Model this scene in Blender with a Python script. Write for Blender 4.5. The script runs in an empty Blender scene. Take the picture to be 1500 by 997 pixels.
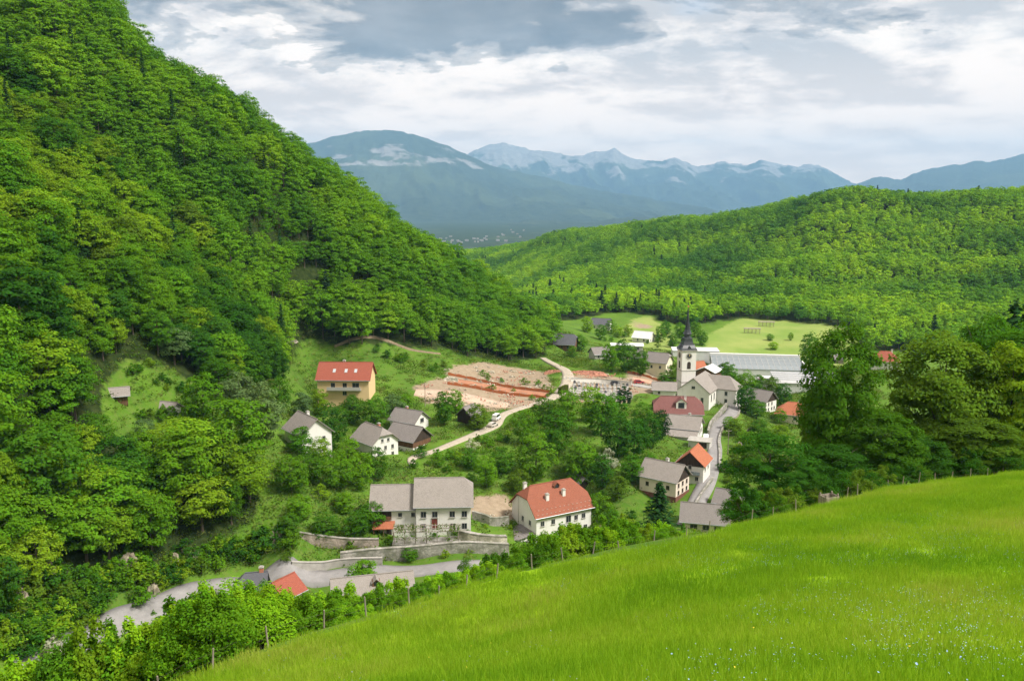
import bpy, math, random
import numpy as np
from mathutils import Vector, Matrix
R = math.radians
rng = np.random.default_rng(7)
random.seed(7)
scn = bpy.context.scene
COL = scn.collection

# ------------------------------------------------------------------ camera, sky, sun, exposure
CAMZ, TH, FPX = 80.0, R(9.02), 1250.0
cam_d = bpy.data.cameras.new('camera')
cam_d.sensor_width = 36.0
cam_d.lens = 30.0
cam_d.clip_start = 0.3
cam_d.clip_end = 60000.0
cam = bpy.data.objects.new('camera', cam_d)
cam.location = (0, 0, CAMZ)
cam.rotation_euler = (R(90) - TH, 0, 0)
COL.objects.link(cam)
scn.camera = cam

SUN_EL, SUN_AZ = 52.0, 116.0          # azimuth measured clockwise from the view direction
world = bpy.data.worlds.new('World')
scn.world = world
world.use_nodes = True


def build_world():
    nt = world.node_tree
    nt.nodes.clear()
    N, L = nt.nodes.new, nt.links.new

    def math_(op, a, b=None, c=None):
        n = N('ShaderNodeMath'); n.operation = op
        for i, x in enumerate((a, b, c)):
            if x is None:
                continue
            if isinstance(x, (int, float)):
                n.inputs[i].default_value = x
            else:
                L(x, n.inputs[i])
        return n.outputs[0]

    def ramp(fac, stops, interp='EASE'):
        n = N('ShaderNodeValToRGB'); n.color_ramp.interpolation = interp
        el = n.color_ramp.elements
        while len(el) < len(stops):
            el.new(0.5)
        for e, (p, c) in zip(el, stops):
            e.position = p
            e.color = (c, c, c, 1) if isinstance(c, (int, float)) else (*c, 1)
        L(fac, n.inputs[0])
        return n.outputs[0]

    def mix(f, a, b):
        n = N('ShaderNodeMix'); n.data_type = 'RGBA'
        for s, x in ((n.inputs[0], f), (n.inputs[6], a), (n.inputs[7], b)):
            if isinstance(x, (int, float)):
                s.default_value = x
            elif isinstance(x, tuple):
                s.default_value = (*x, 1)
            else:
                L(x, s)
        return n.outputs[2]

    def noise(vec, scale, detail, rough=0.55, dist=0.0):
        n = N('ShaderNodeTexNoise'); n.inputs['Scale'].default_value = scale
        n.inputs['Detail'].default_value = detail
        n.inputs['Roughness'].default_value = rough
        n.inputs['Distortion'].default_value = dist
        L(vec, n.inputs['Vector'])
        return n.outputs[0]

    tc = N('ShaderNodeTexCoord')
    sep = N('ShaderNodeSeparateXYZ'); L(tc.outputs['Generated'], sep.inputs[0])
    x, y, z = sep.outputs
    zz = math_('ADD', math_('ABSOLUTE', z), 0.26)
    px = math_('DIVIDE', x, zz)
    py = math_('DIVIDE', y, zz)
    cmb = N('ShaderNodeCombineXYZ'); L(px, cmb.inputs[0]); L(py, cmb.inputs[1])
    p = cmb.outputs[0]
    mp = N('ShaderNodeMapping'); mp.inputs['Location'].default_value = (1.3, 6.2, 0.7)
    mp.inputs['Rotation'].default_value = (0, 0, R(14)); mp.inputs['Scale'].default_value = (0.95, 1.15, 1)
    L(p, mp.inputs[0])
    q = mp.outputs[0]

    def layer(vec):
        a = noise(vec, 1.25, 2, 0.5, 0.6)
        b = noise(vec, 3.6, 9, 0.64, 0.2)
        return math_('ADD', math_('MULTIPLY', a, 0.7), math_('ADD', math_('MULTIPLY', b, 0.80), -0.25))
    # lit side of the cloud layer: compare the deck's density with the density a little nearer the sun
    mp2 = N('ShaderNodeMapping'); mp2.inputs['Location'].default_value = (0.05, -0.10, 0)
    L(q, mp2.inputs[0])
    dens = layer(q)
    edge = math_('MULTIPLY', math_('SUBTRACT', dens, layer(mp2.outputs[0])), 1.5)
    tone = math_('ADD', math_('SUBTRACT', 1.04, dens), edge)
    deck = ramp(tone, [(0.40, (0.60, 0.555, 0.53)), (0.49, (0.82, 0.73, 0.67)), (0.56, (1.02, 0.905, 0.80)), (0.64, (1.17, 1.015, 0.88))], 'LINEAR')
    # towards the horizon the deck thins to bright white
    hz = math_('SUBTRACT', 1.0, math_('MULTIPLY', math_('ABSOLUTE', z), 6.0))
    hz = math_('MULTIPLY', math_('MAXIMUM', hz, 0.0), 0.62)
    deck = mix(hz, deck, (2.20, 1.50, 1.00))
    # the low dark rain cloud
    fine = noise(q, 5.0, 8, 0.62, 0.3)
    ox = math_('DIVIDE', math_('ADD', px, 0.14), 0.84)
    oy = math_('DIVIDE', math_('ADD', py, -1.93), 0.42)
    rr = math_('SQRT', math_('ADD', math_('MULTIPLY', ox, ox), math_('MULTIPLY', oy, oy)))
    wob = noise(q, 3.3, 9, 0.62, 0.3)
    body = math_('ADD', math_('SUBTRACT', 1.0, rr), math_('MULTIPLY', math_('SUBTRACT', wob, 0.5), 2.6))
    dark = ramp(body, [(0.0, 0.0), (0.10, 0.5), (0.36, 1.0)])
    dcol = mix(ramp(fine, [(0.35, 0.0), (0.7, 1.0)]), (0.135, 0.15, 0.17), (0.255, 0.265, 0.285))
    deck = mix(math_('MULTIPLY', dark, 0.9), deck, dcol)
    # blue-grey glimpses of the clear sky in between
    sky = N('ShaderNodeTexSky'); sky.sky_type = 'NISHITA'; sky.sun_disc = False
    sky.sun_elevation = R(SUN_EL); sky.sun_rotation = R(SUN_AZ)
    clear = ramp(noise(q, 1.3, 4), [(0.62, 0.0), (0.80, 0.35)])
    sc = N('ShaderNodeVectorMath'); sc.operation = 'SCALE'
    L(deck, sc.inputs[0]); sc.inputs['Scale'].default_value = SKY_K
    col = mix(clear, sc.outputs[0], sky.outputs[0])
    bg = N('ShaderNodeBackground'); L(col, bg.inputs[0]); bg.inputs[1].default_value = 0.1
    out = N('ShaderNodeOutputWorld'); L(bg.outputs[0], out.inputs[0])


SKY_K = 3.8
build_world()
sun_d = bpy.data.lights.new('sun', 'SUN')
sun_d.energy = 1.9
sun_d.angle = R(14)
sun_d.color = (1.0, 0.955, 0.88)
sun = bpy.data.objects.new('sun', sun_d)
COL.objects.link(sun)
_s = Vector((math.sin(R(SUN_AZ)) * math.cos(R(SUN_EL)), math.cos(R(SUN_AZ)) * math.cos(R(SUN_EL)), math.sin(R(SUN_EL))))
sun.rotation_euler = (-_s).to_track_quat('-Z', 'Y').to_euler()
vs = scn.view_settings
vs.view_transform = 'Standard'; vs.look = 'None'; vs.gamma = 1.0; vs.use_curve_mapping = False
vs.exposure = 1.78
cy = scn.cycles
cy.max_bounces = 5; cy.diffuse_bounces = 2
cy.use_adaptive_sampling = True; cy.adaptive_threshold = 0.02
cy.volume_max_steps = 64; cy.glossy_bounces = 2; cy.transmission_bounces = 3
cy.volume_bounces = 0; cy.transparent_max_bounces = 6
cy.use_denoising = True
cy.sample_clamp_indirect = 6.0

# ------------------------------------------------------------------ survey helpers (photo pixel + distance -> metres)
CT, ST = math.cos(TH), math.sin(TH)


def W(u, v, d):
    yc = (498.5 - v) / FPX * d
    return np.array([(u - 750.0) / FPX * d, d * CT + yc * ST, CAMZ - d * ST + yc * CT])


def Wz(u, v, z):
    return W(u, v, (z - CAMZ) / (-ST + (498.5 - v) / FPX * CT))


def proj(P):
    P = np.asarray(P, float)
    x, y, z = P[..., 0], P[..., 1], P[..., 2] - CAMZ
    d = y * CT - z * ST
    d = np.where(d < 0.5, 0.5, d)
    return 750 + FPX * x / d, 498.5 - FPX * (y * ST + z * CT) / d, d


def hash2(i, j, s):
    h = np.sin(i * 127.1 + j * 311.7 + s * 74.7) * 43758.5453
    return h - np.floor(h)


def vnoise(x, y, s=0.0):
    i, j = np.floor(x), np.floor(y)
    fx, fy = x - i, y - j
    fx = fx * fx * (3 - 2 * fx); fy = fy * fy * (3 - 2 * fy)
    a, b = hash2(i, j, s), hash2(i + 1, j, s)
    c, d = hash2(i, j + 1, s), hash2(i + 1, j + 1, s)
    return (a * (1 - fx) + b * fx) * (1 - fy) + (c * (1 - fx) + d * fx) * fy


def fbm(x, y, oct=4, s=0.0):
    t, a, n = 0.0, 0.5, 0.0
    for k in range(oct):
        t = t + a * vnoise(x, y, s + k * 3.3); n += a
        x, y, a = x * 2.03 + 5.1, y * 2.03 + 1.7, a * 0.5
    return t / n


def inpoly(u, v, poly):
    u, v = np.asarray(u, float), np.asarray(v, float)
    c = np.zeros(u.shape, bool)
    n = len(poly)
    for i in range(n):
        x1, y1 = poly[i]; x2, y2 = poly[(i + 1) % n]
        if y1 == y2:
            continue
        t = ((y1 > v) != (y2 > v)) & (u < (x2 - x1) * (v - y1) / (y2 - y1) + x1)
        c ^= t
    return c


class TPS:
    def __init__(self, pts, vals, lam):
        self.p = np.asarray(pts, float)
        n = len(self.p)
        K = self.k(self.p, self.p) + lam * np.eye(n)
        P = np.c_[np.ones(n), self.p]
        A = np.block([[K, P], [P.T, np.zeros((3, 3))]])
        self.w = np.linalg.solve(A, np.r_[np.asarray(vals, float), 0, 0, 0])

    @staticmethod
    def k(a, b):
        d2 = ((a[:, None, :] - b[None, :, :]) ** 2).sum(-1)
        return 0.5 * d2 * np.log(d2 + 1e-12)

    def __call__(self, q):
        q = np.asarray(q, float)
        out = np.empty(len(q))
        for i in range(0, len(q), 20000):
            s = q[i:i + 20000]
            out[i:i + 20000] = self.k(s, self.p) @ self.w[:-3] + np.c_[np.ones(len(s)), s] @ self.w[-3:]
        return out


# ------------------------------------------------------------------ lie of the land
SURVEY = [  # valley floor, terraces, lanes: photo column, row, distance
    (80, 955, 146), (165, 915, 158), (235, 890, 166), (300, 868, 174), (380, 855, 178), (450, 850, 180), (450, 880, 165), (560, 880, 163), (600, 840, 180), (745, 832, 183), (640, 785, 197), (690, 785, 197), (560, 775, 199),
    (770, 793, 205), (862, 776, 210), (715, 735, 218), (565, 668, 240), (605, 660, 250), (600, 630, 267), (460, 665, 224),
    (505, 587, 290), (440, 512, 345), (600, 522, 350), (780, 530, 400), (700, 570, 322), (640, 580, 302), (725, 625, 275),
    (820, 580, 322), (830, 545, 362), (880, 586, 325), (1010, 600, 333), (1042, 606, 325), (1067, 600, 328), (1045, 640, 286),
    (1045, 680, 252), (1035, 730, 223), (1030, 785, 198), (980, 740, 222), (1018, 715, 232), (990, 615, 300), (1005, 645, 276),
    (1115, 604, 350), (1165, 622, 332), (1110, 560, 440), (1100, 526, 495), (1080, 466, 614), (1245, 488, 560), (1230, 530, 480), (825, 515, 432),
    (880, 480, 560), (945, 500, 520), (968, 555, 380), (850, 660, 248), (900, 690, 235), (900, 745, 220), (760, 680, 240), (1100, 660, 270),
    (1110, 720, 225), (1150, 700, 240), (940, 640, 270), (900, 620, 290),
    # left hillside
    (190, 85, 375), (288, 140, 380), (430, 240, 400), (570, 338, 430), (665, 400, 460), (765, 462, 470), (815, 490, 455),
    (0, 300, 232), (0, 0, 335), (200, 300, 300), (400, 400, 340), (600, 450, 385), (0, 500, 182), (200, 500, 222), (350, 560, 252),
    (0, 700, 160), (0, 850, 148), (200, 700, 188), (200, 830, 172), (350, 750, 194), (430, 800, 184), (0, 960, 138), (100, 880, 158),
    (-200, 300, 200), (-200, 0, 290), (-200, 600, 150), (-200, 850, 125), (170, 600, 200), (300, 640, 205), (40, -150, 360), (500, 430, 370), (700, 490, 410),
    # right side
    (1300, 600, 350), (1500, 600, 345), (1400, 520, 480), (1500, 500, 500), (1700, 520, 450), (1300, 540, 440),
    (1250, 297, 1000), (1500, 297, 920), (1150, 319, 1100), (1000, 335, 1250), (800, 356, 1400), (680, 382, 1500), (1700, 290, 880),
    (1250, 400, 735), (1000, 400, 860), (850, 440, 760), (850, 400, 1000), (1400, 400, 710), (1250, 470, 605), (1450, 450, 600),
    (1080, 440, 690), (950, 450, 660), (1120, 360, 900), (1350, 340, 830), (1000, 360, 1040), (1700, 420, 620), (720, 400, 1350), (820, 455, 640),
]
HOUSE_SURVEY = []


def warp(x, y):
    r = np.hypot(x, y)
    a = np.clip(np.arctan2(x, y), -0.85, 0.85)
    return np.c_[a * 2.6, np.log(np.clip(r, 105, 1650))]


def build_land():
    P = np.array([W(*s) for s in SURVEY])
    extra = []
    for u, v, d, k, dz in ((190, 85, 375, 1.35, -30), (288, 140, 380, 1.35, -38), (430, 240, 400, 1.35, -40), (570, 338, 430, 1.3, -40),
                           (665, 400, 460, 1.3, -35), (765, 462, 470, 1.25, -18), (0, 0, 335, 1.5, 30), (-200, 0, 290, 1.6, 40),
                           (1250, 297, 1000, 1.4, -60), (1500, 297, 920, 1.4, -60), (1150, 319, 1100, 1.35, -60), (1000, 335, 1250, 1.25, -60), (1700, 290, 880, 1.5, -50)):
        p = W(u, v, d)
        extra.append([p[0] * k, p[1] * k, p[2] + dz])
    P = np.vstack([P, np.array(extra)])
    if HOUSE_SURVEY:
        P = np.vstack([P, np.array(HOUSE_SURVEY)])
    return TPS(warp(P[:, 0], P[:, 1]), P[:, 2], 2e-4)


FENCE = [(-100, 1150, 40), (100, 1075, 41), (280, 997, 43), (400, 950, 46), (550, 905, 50), (650, 872, 55), (750, 840, 60), (880, 815, 66), (1000, 793, 70),
         (1100, 768, 75), (1200, 742, 80), (1300, 715, 90), (1400, 702, 96), (1500, 690, 102), (1650, 672, 112)]


def build_meadow():
    P = [W(*s) for s in FENCE]
    P += [W(*s) for s in ((900, 997, 19), (600, 997, 27), (1200, 997, 16), (1500, 997, 15), (1500, 850, 34), (1200, 850, 38), (1000, 880, 36), (750, 920, 38),
                          (1350, 760, 58), (1650, 850, 34), (1650, 997, 14))]
    P += [np.array(p, float) for p in ((0, 0, 78.2), (20, -10, 82), (-20, -10, 75), (0, -30, 90), (60, 0, 82), (90, 40, 70))]
    for i, s in enumerate(FENCE):
        p = W(*s)
        k = min(max((s[0] - 900) / 400, 0), 1)
        for t, dz in ((12, -10.0 + 4.5 * k), (40, -37 + 9 * k), (110, -110 + 16 * k)):
            P.append(p + np.array([-0.6 * t, 0.8 * t, dz]))
    P = np.array(P)
    return TPS(P[:, :2] / 50.0, P[:, 2], 1e-5)


LAND = MEAD = None


def V(x, y):
    x, y = np.atleast_1d(x).astype(float), np.atleast_1d(y).astype(float)
    z = LAND(warp(x, y))
    r = np.hypot(x, y)
    z = z + np.clip((r - 560) / 200, 0, 1) * np.clip((z + 8) / 25, 0, 1) * ((fbm(x / 130 + y / 400, y / 170, 3, 2.0) - 0.5) * 34 + (fbm(x / 40, y / 40, 2, 5) - 0.5) * 6)
    z = z + np.clip((r - 150) / 100, 0, 1) * np.clip((z - 22) / 30, 0, 1) * (fbm(x / 45, y / 45, 3, 9.0) - 0.5) * 9 * (r < 560)
    k = np.clip((r - 1500) / 1300, 0, 1)
    k = k * k * (3 - 2 * k)
    return z * (1 - k) + (-125.0 + 4 * (fbm(x / 300, y / 300, 3) - .5)) * k


def M(x, y):
    x, y = np.atleast_1d(x).astype(float), np.atleast_1d(y).astype(float)
    z = MEAD(np.c_[x, y] / 50.0)
    z = z + (fbm(x / 9, y / 9, 3, 1.0) - 0.5) * 0.9 + (fbm(x / 2.2, y / 2.2, 2, 4.0) - 0.5) * 0.16
    r = np.hypot(x, y)
    z = np.where(y < -20, np.minimum(z, 90 - y * 0.2), z)
    return np.where((r > 260) & (y > 0), -999, z)


def G(x, y):
    a, b = V(x, y), M(x, y)
    # blend the two slopes where they meet so that no crease shows
    k = np.clip((b - a) / 6 + 0.5, 0, 1)
    return a * (1 - k) + b * k + np.where(b > -900, 6 * k * (1 - k) * 0.5, 0)


def g1(x, y):
    return float(G(x, y)[0])


def at(u, v, d=None):
    """the ground point seen at a pixel; with d, the point of the ground below/above that distance"""
    if d is not None:
        p = W(u, v, d)
        return np.array([p[0], p[1], g1(p[0], p[1])])
    ds = np.geomspace(100, 1800, 700)
    P = np.array([W(u, v, q) for q in ds])
    h = V(P[:, 0], P[:, 1])
    i = int(np.argmax(P[:, 2] < h))
    p = P[max(i, 0)]
    return np.array([p[0], p[1], g1(p[0], p[1])])


# ------------------------------------------------------------------ object helpers
def link(o, parent=None):
    COL.objects.link(o)
    if parent is not None:
        o.parent = parent
    return o


def tag(o, label=None, cat=None, group=None, kind=None):
    if label: o['label'] = label
    if cat: o['category'] = cat
    if group: o['group'] = group
    if kind: o['kind'] = kind
    return o


def empty(name, loc=(0, 0, 0), rz=0.0):
    o = bpy.data.objects.new(name, None)
    o.location = loc; o.rotation_euler = (0, 0, rz); o.empty_display_size = 0.5
    return link(o)


def mesh_np(name, verts, faces, mat=None, smooth=False):
    """faces: (n,3) or (n,4) array, or a list of tuples"""
    me = bpy.data.meshes.new(name)
    if isinstance(faces, np.ndarray):
        k = faces.shape[1]
        verts = np.asarray(verts, np.float32)
        me.vertices.add(len(verts)); me.vertices.foreach_set('co', verts.ravel())
        me.loops.add(faces.size); me.loops.foreach_set('vertex_index', faces.astype(np.int32).ravel())
        me.polygons.add(len(faces)); me.polygons.foreach_set('loop_start', np.arange(0, faces.size, k, dtype=np.int32))
        me.update(calc_edges=True)
    else:
        me.from_pydata([tuple(map(float, v)) for v in verts], [], [tuple(f) for f in faces])
    if smooth:
        me.polygons.foreach_set('use_smooth', np.ones(len(me.polygons), bool))
    if mat:
        me.materials.append(mat)
    me.update()
    return me


def obj(name, me, parent=None, loc=None, rz=None):
    o = bpy.data.objects.new(name, me)
    if loc is not None: o.location = loc
    if rz is not None: o.rotation_euler = (0, 0, rz)
    return link(o, parent)


class MB:
    """collects simple solids of one part"""
    def __init__(self):
        self.v, self.f = [], []

    def add(self, vs, fs):
        b = len(self.v)
        self.v += [tuple(map(float, p)) for p in vs]
        self.f += [tuple(i + b for i in q) for q in fs]
        return self

    def box(self, x0, x1, y0, y1, z0, z1):
        return self.add([(x0, y0, z0), (x1, y0, z0), (x1, y1, z0), (x0, y1, z0), (x0, y0, z1), (x1, y0, z1), (x1, y1, z1), (x0, y1, z1)],
                        [(0, 3, 2, 1), (4, 5, 6, 7), (0, 1, 5, 4), (1, 2, 6, 5), (2, 3, 7, 6), (3, 0, 4, 7)])

    def prism(self, poly, axis, a, b):
        """poly in the plane perpendicular to axis ('x' or 'y'), as (other, z)"""
        n = len(poly)
        mk = (lambda p, t: (t, p[0], p[1])) if axis == 'x' else (lambda p, t: (p[0], t, p[1]))
        vs = [mk(p, a) for p in poly] + [mk(p, b) for p in poly]
        fs = [tuple(range(n))[::-1], tuple(range(n, 2 * n))] + [(i, (i + 1) % n, n + (i + 1) % n, n + i) for i in range(n)]
        return self.add(vs, fs)

    def slab(self, polys, t):
        """top polygons given thickness t downwards, boundary closed"""
        pts, idx = [], {}
        fs = []
        for poly in polys:
            f = []
            for p in poly:
                k = tuple(round(c, 4) for c in p)
                if k not in idx:
                    idx[k] = len(pts); pts.append(k)
                f.append(idx[k])
            fs.append(tuple(f))
        n = len(pts)
        ed = {}
        for f in fs:
            for i in range(len(f)):
                e = (f[i], f[(i + 1) % len(f)])
                ed[e] = ed.get(e, 0) + 1
        out = list(fs) + [tuple(i + n for i in f[::-1]) for f in fs]
        for (a, b) in ed:
            if (b, a) not in ed:
                out.append((b, a, a + n, b + n))
        return self.add(pts + [(p[0], p[1], p[2] - t) for p in pts], out)

    def tube(self, path, radii, n=8, cap=True):
        rings = []
        b = len(self.v)
        for i, p in enumerate(path):
            p = Vector(p)
            q = Vector(path[min(i + 1, len(path) - 1)]) - Vector(path[max(i - 1, 0)])
            q = q.normalized() if q.length > 1e-6 else Vector((0, 0, 1))
            s = q.orthogonal().normalized(); t = q.cross(s)
            for k in range(n):
                a = 2 * math.pi * k / n
                self.v.append(tuple(p + (s * math.cos(a) + t * math.sin(a)) * radii[i]))
        m = len(path)
        for i in range(m - 1):
            for k in range(n):
                self.f.append((b + i * n + k, b + i * n + (k + 1) % n, b + (i + 1) * n + (k + 1) % n, b + (i + 1) * n + k))
        if cap:
            self.f.append(tuple(b + k for k in range(n))[::-1]); self.f.append(tuple(b + (m - 1) * n + k for k in range(n)))
        return self

    def lathe(self, prof, n=12, sq=False):
        """prof: (radius, z); sq: square plan"""
        b = len(self.v)
        m = 4 if sq else n
        for r, z in prof:
            for k in range(m):
                a = 2 * math.pi * (k + 0.5) / m
                q = r * (math.sqrt(2) if sq else 1)
                self.v.append((q * math.cos(a), q * math.sin(a), z))
        for i in range(len(prof) - 1):
            for k in range(m):
                self.f.append((b + i * m + k, b + i * m + (k + 1) % m, b + (i + 1) * m + (k + 1) % m, b + (i + 1) * m + k))
        self.f.append(tuple(b + k for k in range(m))[::-1]); self.f.append(tuple(b + (len(prof) - 1) * m + k for k in range(m)))
        return self

    def mesh(self, name, mat, smooth=False):
        return mesh_np(name, self.v, self.f, mat, smooth)

    def build(self, name, mat, parent=None, loc=None, rz=None, smooth=False):
        return obj(name, self.mesh(name, mat, smooth), parent, loc, rz)


# ------------------------------------------------------------------ materials
MATS = {}


class NT:
    def __init__(self, name):
        self.m = bpy.data.materials.new(name); self.m.use_nodes = True
        self.nt = self.m.node_tree; self.nt.nodes.clear()
        self.out = self.nt.nodes.new('ShaderNodeOutputMaterial')

    def n(self, t, **kw):
        x = self.nt.nodes.new(t)
        for k, v in kw.items(): setattr(x, k, v)
        return x

    def l(self, a, b): self.nt.links.new(a, b)

    def val(self, sock, x):
        if isinstance(x, (int, float)): sock.default_value = x
        elif isinstance(x, tuple): sock.default_value = (*x, 1) if len(x) == 3 and sock.type == 'RGBA' else x
        else: self.l(x, sock)

    def noise(self, scale, detail=4, rough=0.55, vec=None, dist=0.0):
        x = self.n('ShaderNodeTexNoise')
        x.inputs['Scale'].default_value = scale; x.inputs['Detail'].default_value = detail
        x.inputs['Roughness'].default_value = rough; x.inputs['Distortion'].default_value = dist
        if vec is not None: self.l(vec, x.inputs['Vector'])
        return x.outputs[0]

    def ramp(self, fac, stops, interp='LINEAR'):
        x = self.n('ShaderNodeValToRGB'); x.color_ramp.interpolation = interp
        el = x.color_ramp.elements
        while len(el) < len(stops): el.new(0.5)
        for e, (p, c) in zip(el, stops):
            e.position = p; e.color = (c, c, c, 1) if isinstance(c, (int, float)) else (*c, 1)
        self.val(x.inputs[0], fac)
        return x.outputs[0]

    def mix(self, f, a, b, mode='MIX'):
        x = self.n('ShaderNodeMix', data_type='RGBA', blend_type=mode)
        self.val(x.inputs[0], f); self.val(x.inputs[6], a); self.val(x.inputs[7], b)
        return x.outputs[2]

    def math(self, op, a, b=0.0):
        x = self.n('ShaderNodeMath', operation=op)
        self.val(x.inputs[0], a); self.val(x.inputs[1], b)
        return x.outputs[0]

    def attr(self, name, typ='GEOMETRY'):
        x = self.n('ShaderNodeAttribute', attribute_name=name, attribute_type=typ)
        return x

    def bsdf(self, col, rough=0.8, spec=0.3, bump=None, bump_s=0.3, bump_d=0.05, metal=0.0):
        b = self.n('ShaderNodeBsdfPrincipled')
        self.val(b.inputs['Base Color'], col); self.val(b.inputs['Roughness'], rough)
        b.inputs['Specular IOR Level'].default_value = spec; b.inputs['Metallic'].default_value = metal
        if bump is not None:
            q = self.n('ShaderNodeBump'); q.inputs['Strength'].default_value = bump_s; q.inputs['Distance'].default_value = bump_d
            self.l(bump, q.inputs['Height']); self.l(q.outputs[0], b.inputs['Normal'])
        self.l(b.outputs[0], self.out.inputs[0])
        return self.m


def m_plain(name, col, rough=0.8, var=0.15, scale=1.5, spec=0.25, metal=0.0):
    if name in MATS: return MATS[name]
    t = NT(name)
    tc = t.n('ShaderNodeTexCoord').outputs['Object']
    n1 = t.noise(scale, 6, 0.65, tc)
    lo = tuple(c * (1 - var) for c in col); hi = tuple(min(1, c * (1 + var)) for c in col)
    c = t.mix(t.ramp(n1, [(0.3, 0.0), (0.7, 1.0)]), lo, hi)
    MATS[name] = t.bsdf(c, rough, spec, n1, 0.15, 0.03, metal)
    return MATS[name]


def m_plaster(name, col, dirt=(0.36, 0.33, 0.28)):
    """limewashed wall: blotches, streaks from the eaves, damp stains"""
    if name in MATS: return MATS[name]
    t = NT(name)
    tc = t.n('ShaderNodeTexCoord').outputs['Object']
    mp = t.n('ShaderNodeMapping'); mp.inputs['Scale'].default_value = (1.6, 1.6, 0.22); t.l(tc, mp.inputs[0])
    streak = t.noise(1.0, 6, 0.7, mp.outputs[0])
    blot = t.noise(0.45, 5, 0.6, tc)
    c = t.mix(t.ramp(blot, [(0.35, 0.0), (0.75, 0.25)]), col, tuple(x * 0.86 for x in col))
    c = t.mix(t.ramp(streak, [(0.52, 0.0), (0.8, 0.42)]), c, dirt)
    fine = t.noise(9, 4, 0.6, tc)
    MATS[name] = t.bsdf(c, 0.9, 0.15, fine, 0.2, 0.02)
    return MATS[name]


def m_roof(name, col, col2, moss=(0.16, 0.17, 0.09), k=0.5, ridge=3.2):
    """tile or shingle roof: courses as fine relief, patches replaced or weathered"""
    if name in MATS: return MATS[name]
    t = NT(name)
    tc = t.n('ShaderNodeTexCoord').outputs['Object']
    sep = t.n('ShaderNodeSeparateXYZ'); t.l(tc, sep.inputs[0])
    br = t.n('ShaderNodeTexBrick')
    mp = t.n('ShaderNodeCombineXYZ')
    t.l(t.math('ADD', sep.outputs[0], t.math('MULTIPLY', sep.outputs[1], 0.6)), mp.inputs[0]); t.l(t.math('MULTIPLY', sep.outputs[2], 1.7), mp.inputs[1])
    t.l(mp.outputs[0], br.inputs['Vector'])
    br.inputs['Scale'].default_value = ridge; br.inputs['Mortar Size'].default_value = 0.035
    br.inputs['Brick Width'].default_value = 0.7; br.inputs['Row Height'].default_value = 0.6
    br.inputs['Color1'].default_value = (*col, 1); br.inputs['Color2'].default_value = (*col2, 1)
    br.inputs['Mortar'].default_value = (*[c * 0.45 for c in col], 1)
    n1 = t.noise(0.5, 6, 0.65, tc); n2 = t.noise(2.5, 5, 0.7, tc)
    c = t.mix(t.ramp(n1, [(0.3, 0.0), (0.7, k * 1.5)]), br.outputs[0], tuple(0.7 * a + 0.3 * b for a, b in zip(col2, col)))
    c = t.mix(t.ramp(n2, [(0.5, 0.0), (0.75, 0.6)]), c, moss)
    MATS[name] = t.bsdf(c, 0.85, 0.2, t.math('ADD', br.outputs['Fac'], t.math('MULTIPLY', n2, -0.6)), -0.5, 0.05)
    return MATS[name]


def m_boards(name, col):
    if name in MATS: return MATS[name]
    t = NT(name)
    tc = t.n('ShaderNodeTexCoord').outputs['Object']
    mp = t.n('ShaderNodeMapping'); mp.inputs['Scale'].default_value = (5.5, 5.5, 0.35); t.l(tc, mp.inputs[0])
    n1 = t.noise(1.0, 4, 0.6, mp.outputs[0])
    c = t.mix(t.ramp(n1, [(0.35, 0.0), (0.65, 1.0)]), tuple(x * 0.55 for x in col), tuple(x * 1.25 for x in col))
    MATS[name] = t.bsdf(c, 0.85, 0.15, n1, 0.4, 0.04)
    return MATS[name]


def m_stone(name, col, col2, scale=1.4):
    if name in MATS: return MATS[name]
    t = NT(name)
    tc = t.n('ShaderNodeTexCoord').outputs['Object']
    vo = t.n('ShaderNodeTexVoronoi'); vo.inputs['Scale'].default_value = scale; t.l(tc, vo.inputs['Vector'])
    ed = t.n('ShaderNodeTexVoronoi', feature='DISTANCE_TO_EDGE'); ed.inputs['Scale'].default_value = scale; t.l(tc, ed.inputs['Vector'])
    n1 = t.noise(0.5, 5, 0.6, tc)
    c = t.mix(t.ramp(vo.outputs['Color'], [(0.2, 0.0), (0.8, 1.0)]), col, col2)
    c = t.mix(t.ramp(n1, [(0.40, 0.0), (0.62, 0.75)]), c, (0.11, 0.12, 0.07))
    c = t.mix(t.ramp(ed.outputs['Distance'], [(0.0, 0.7), (0.06, 0.0)]), c, tuple(x * 0.5 for x in col))
    MATS[name] = t.bsdf(c, 0.9, 0.15, ed.outputs['Distance'], 0.6, 0.12)
    return MATS[name]


def m_glass(name='window_glass'):
    if name in MATS: return MATS[name]
    t = NT(name)
    MATS[name] = t.bsdf((0.025, 0.03, 0.035), 0.12, 0.5)
    return MATS[name]


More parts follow.
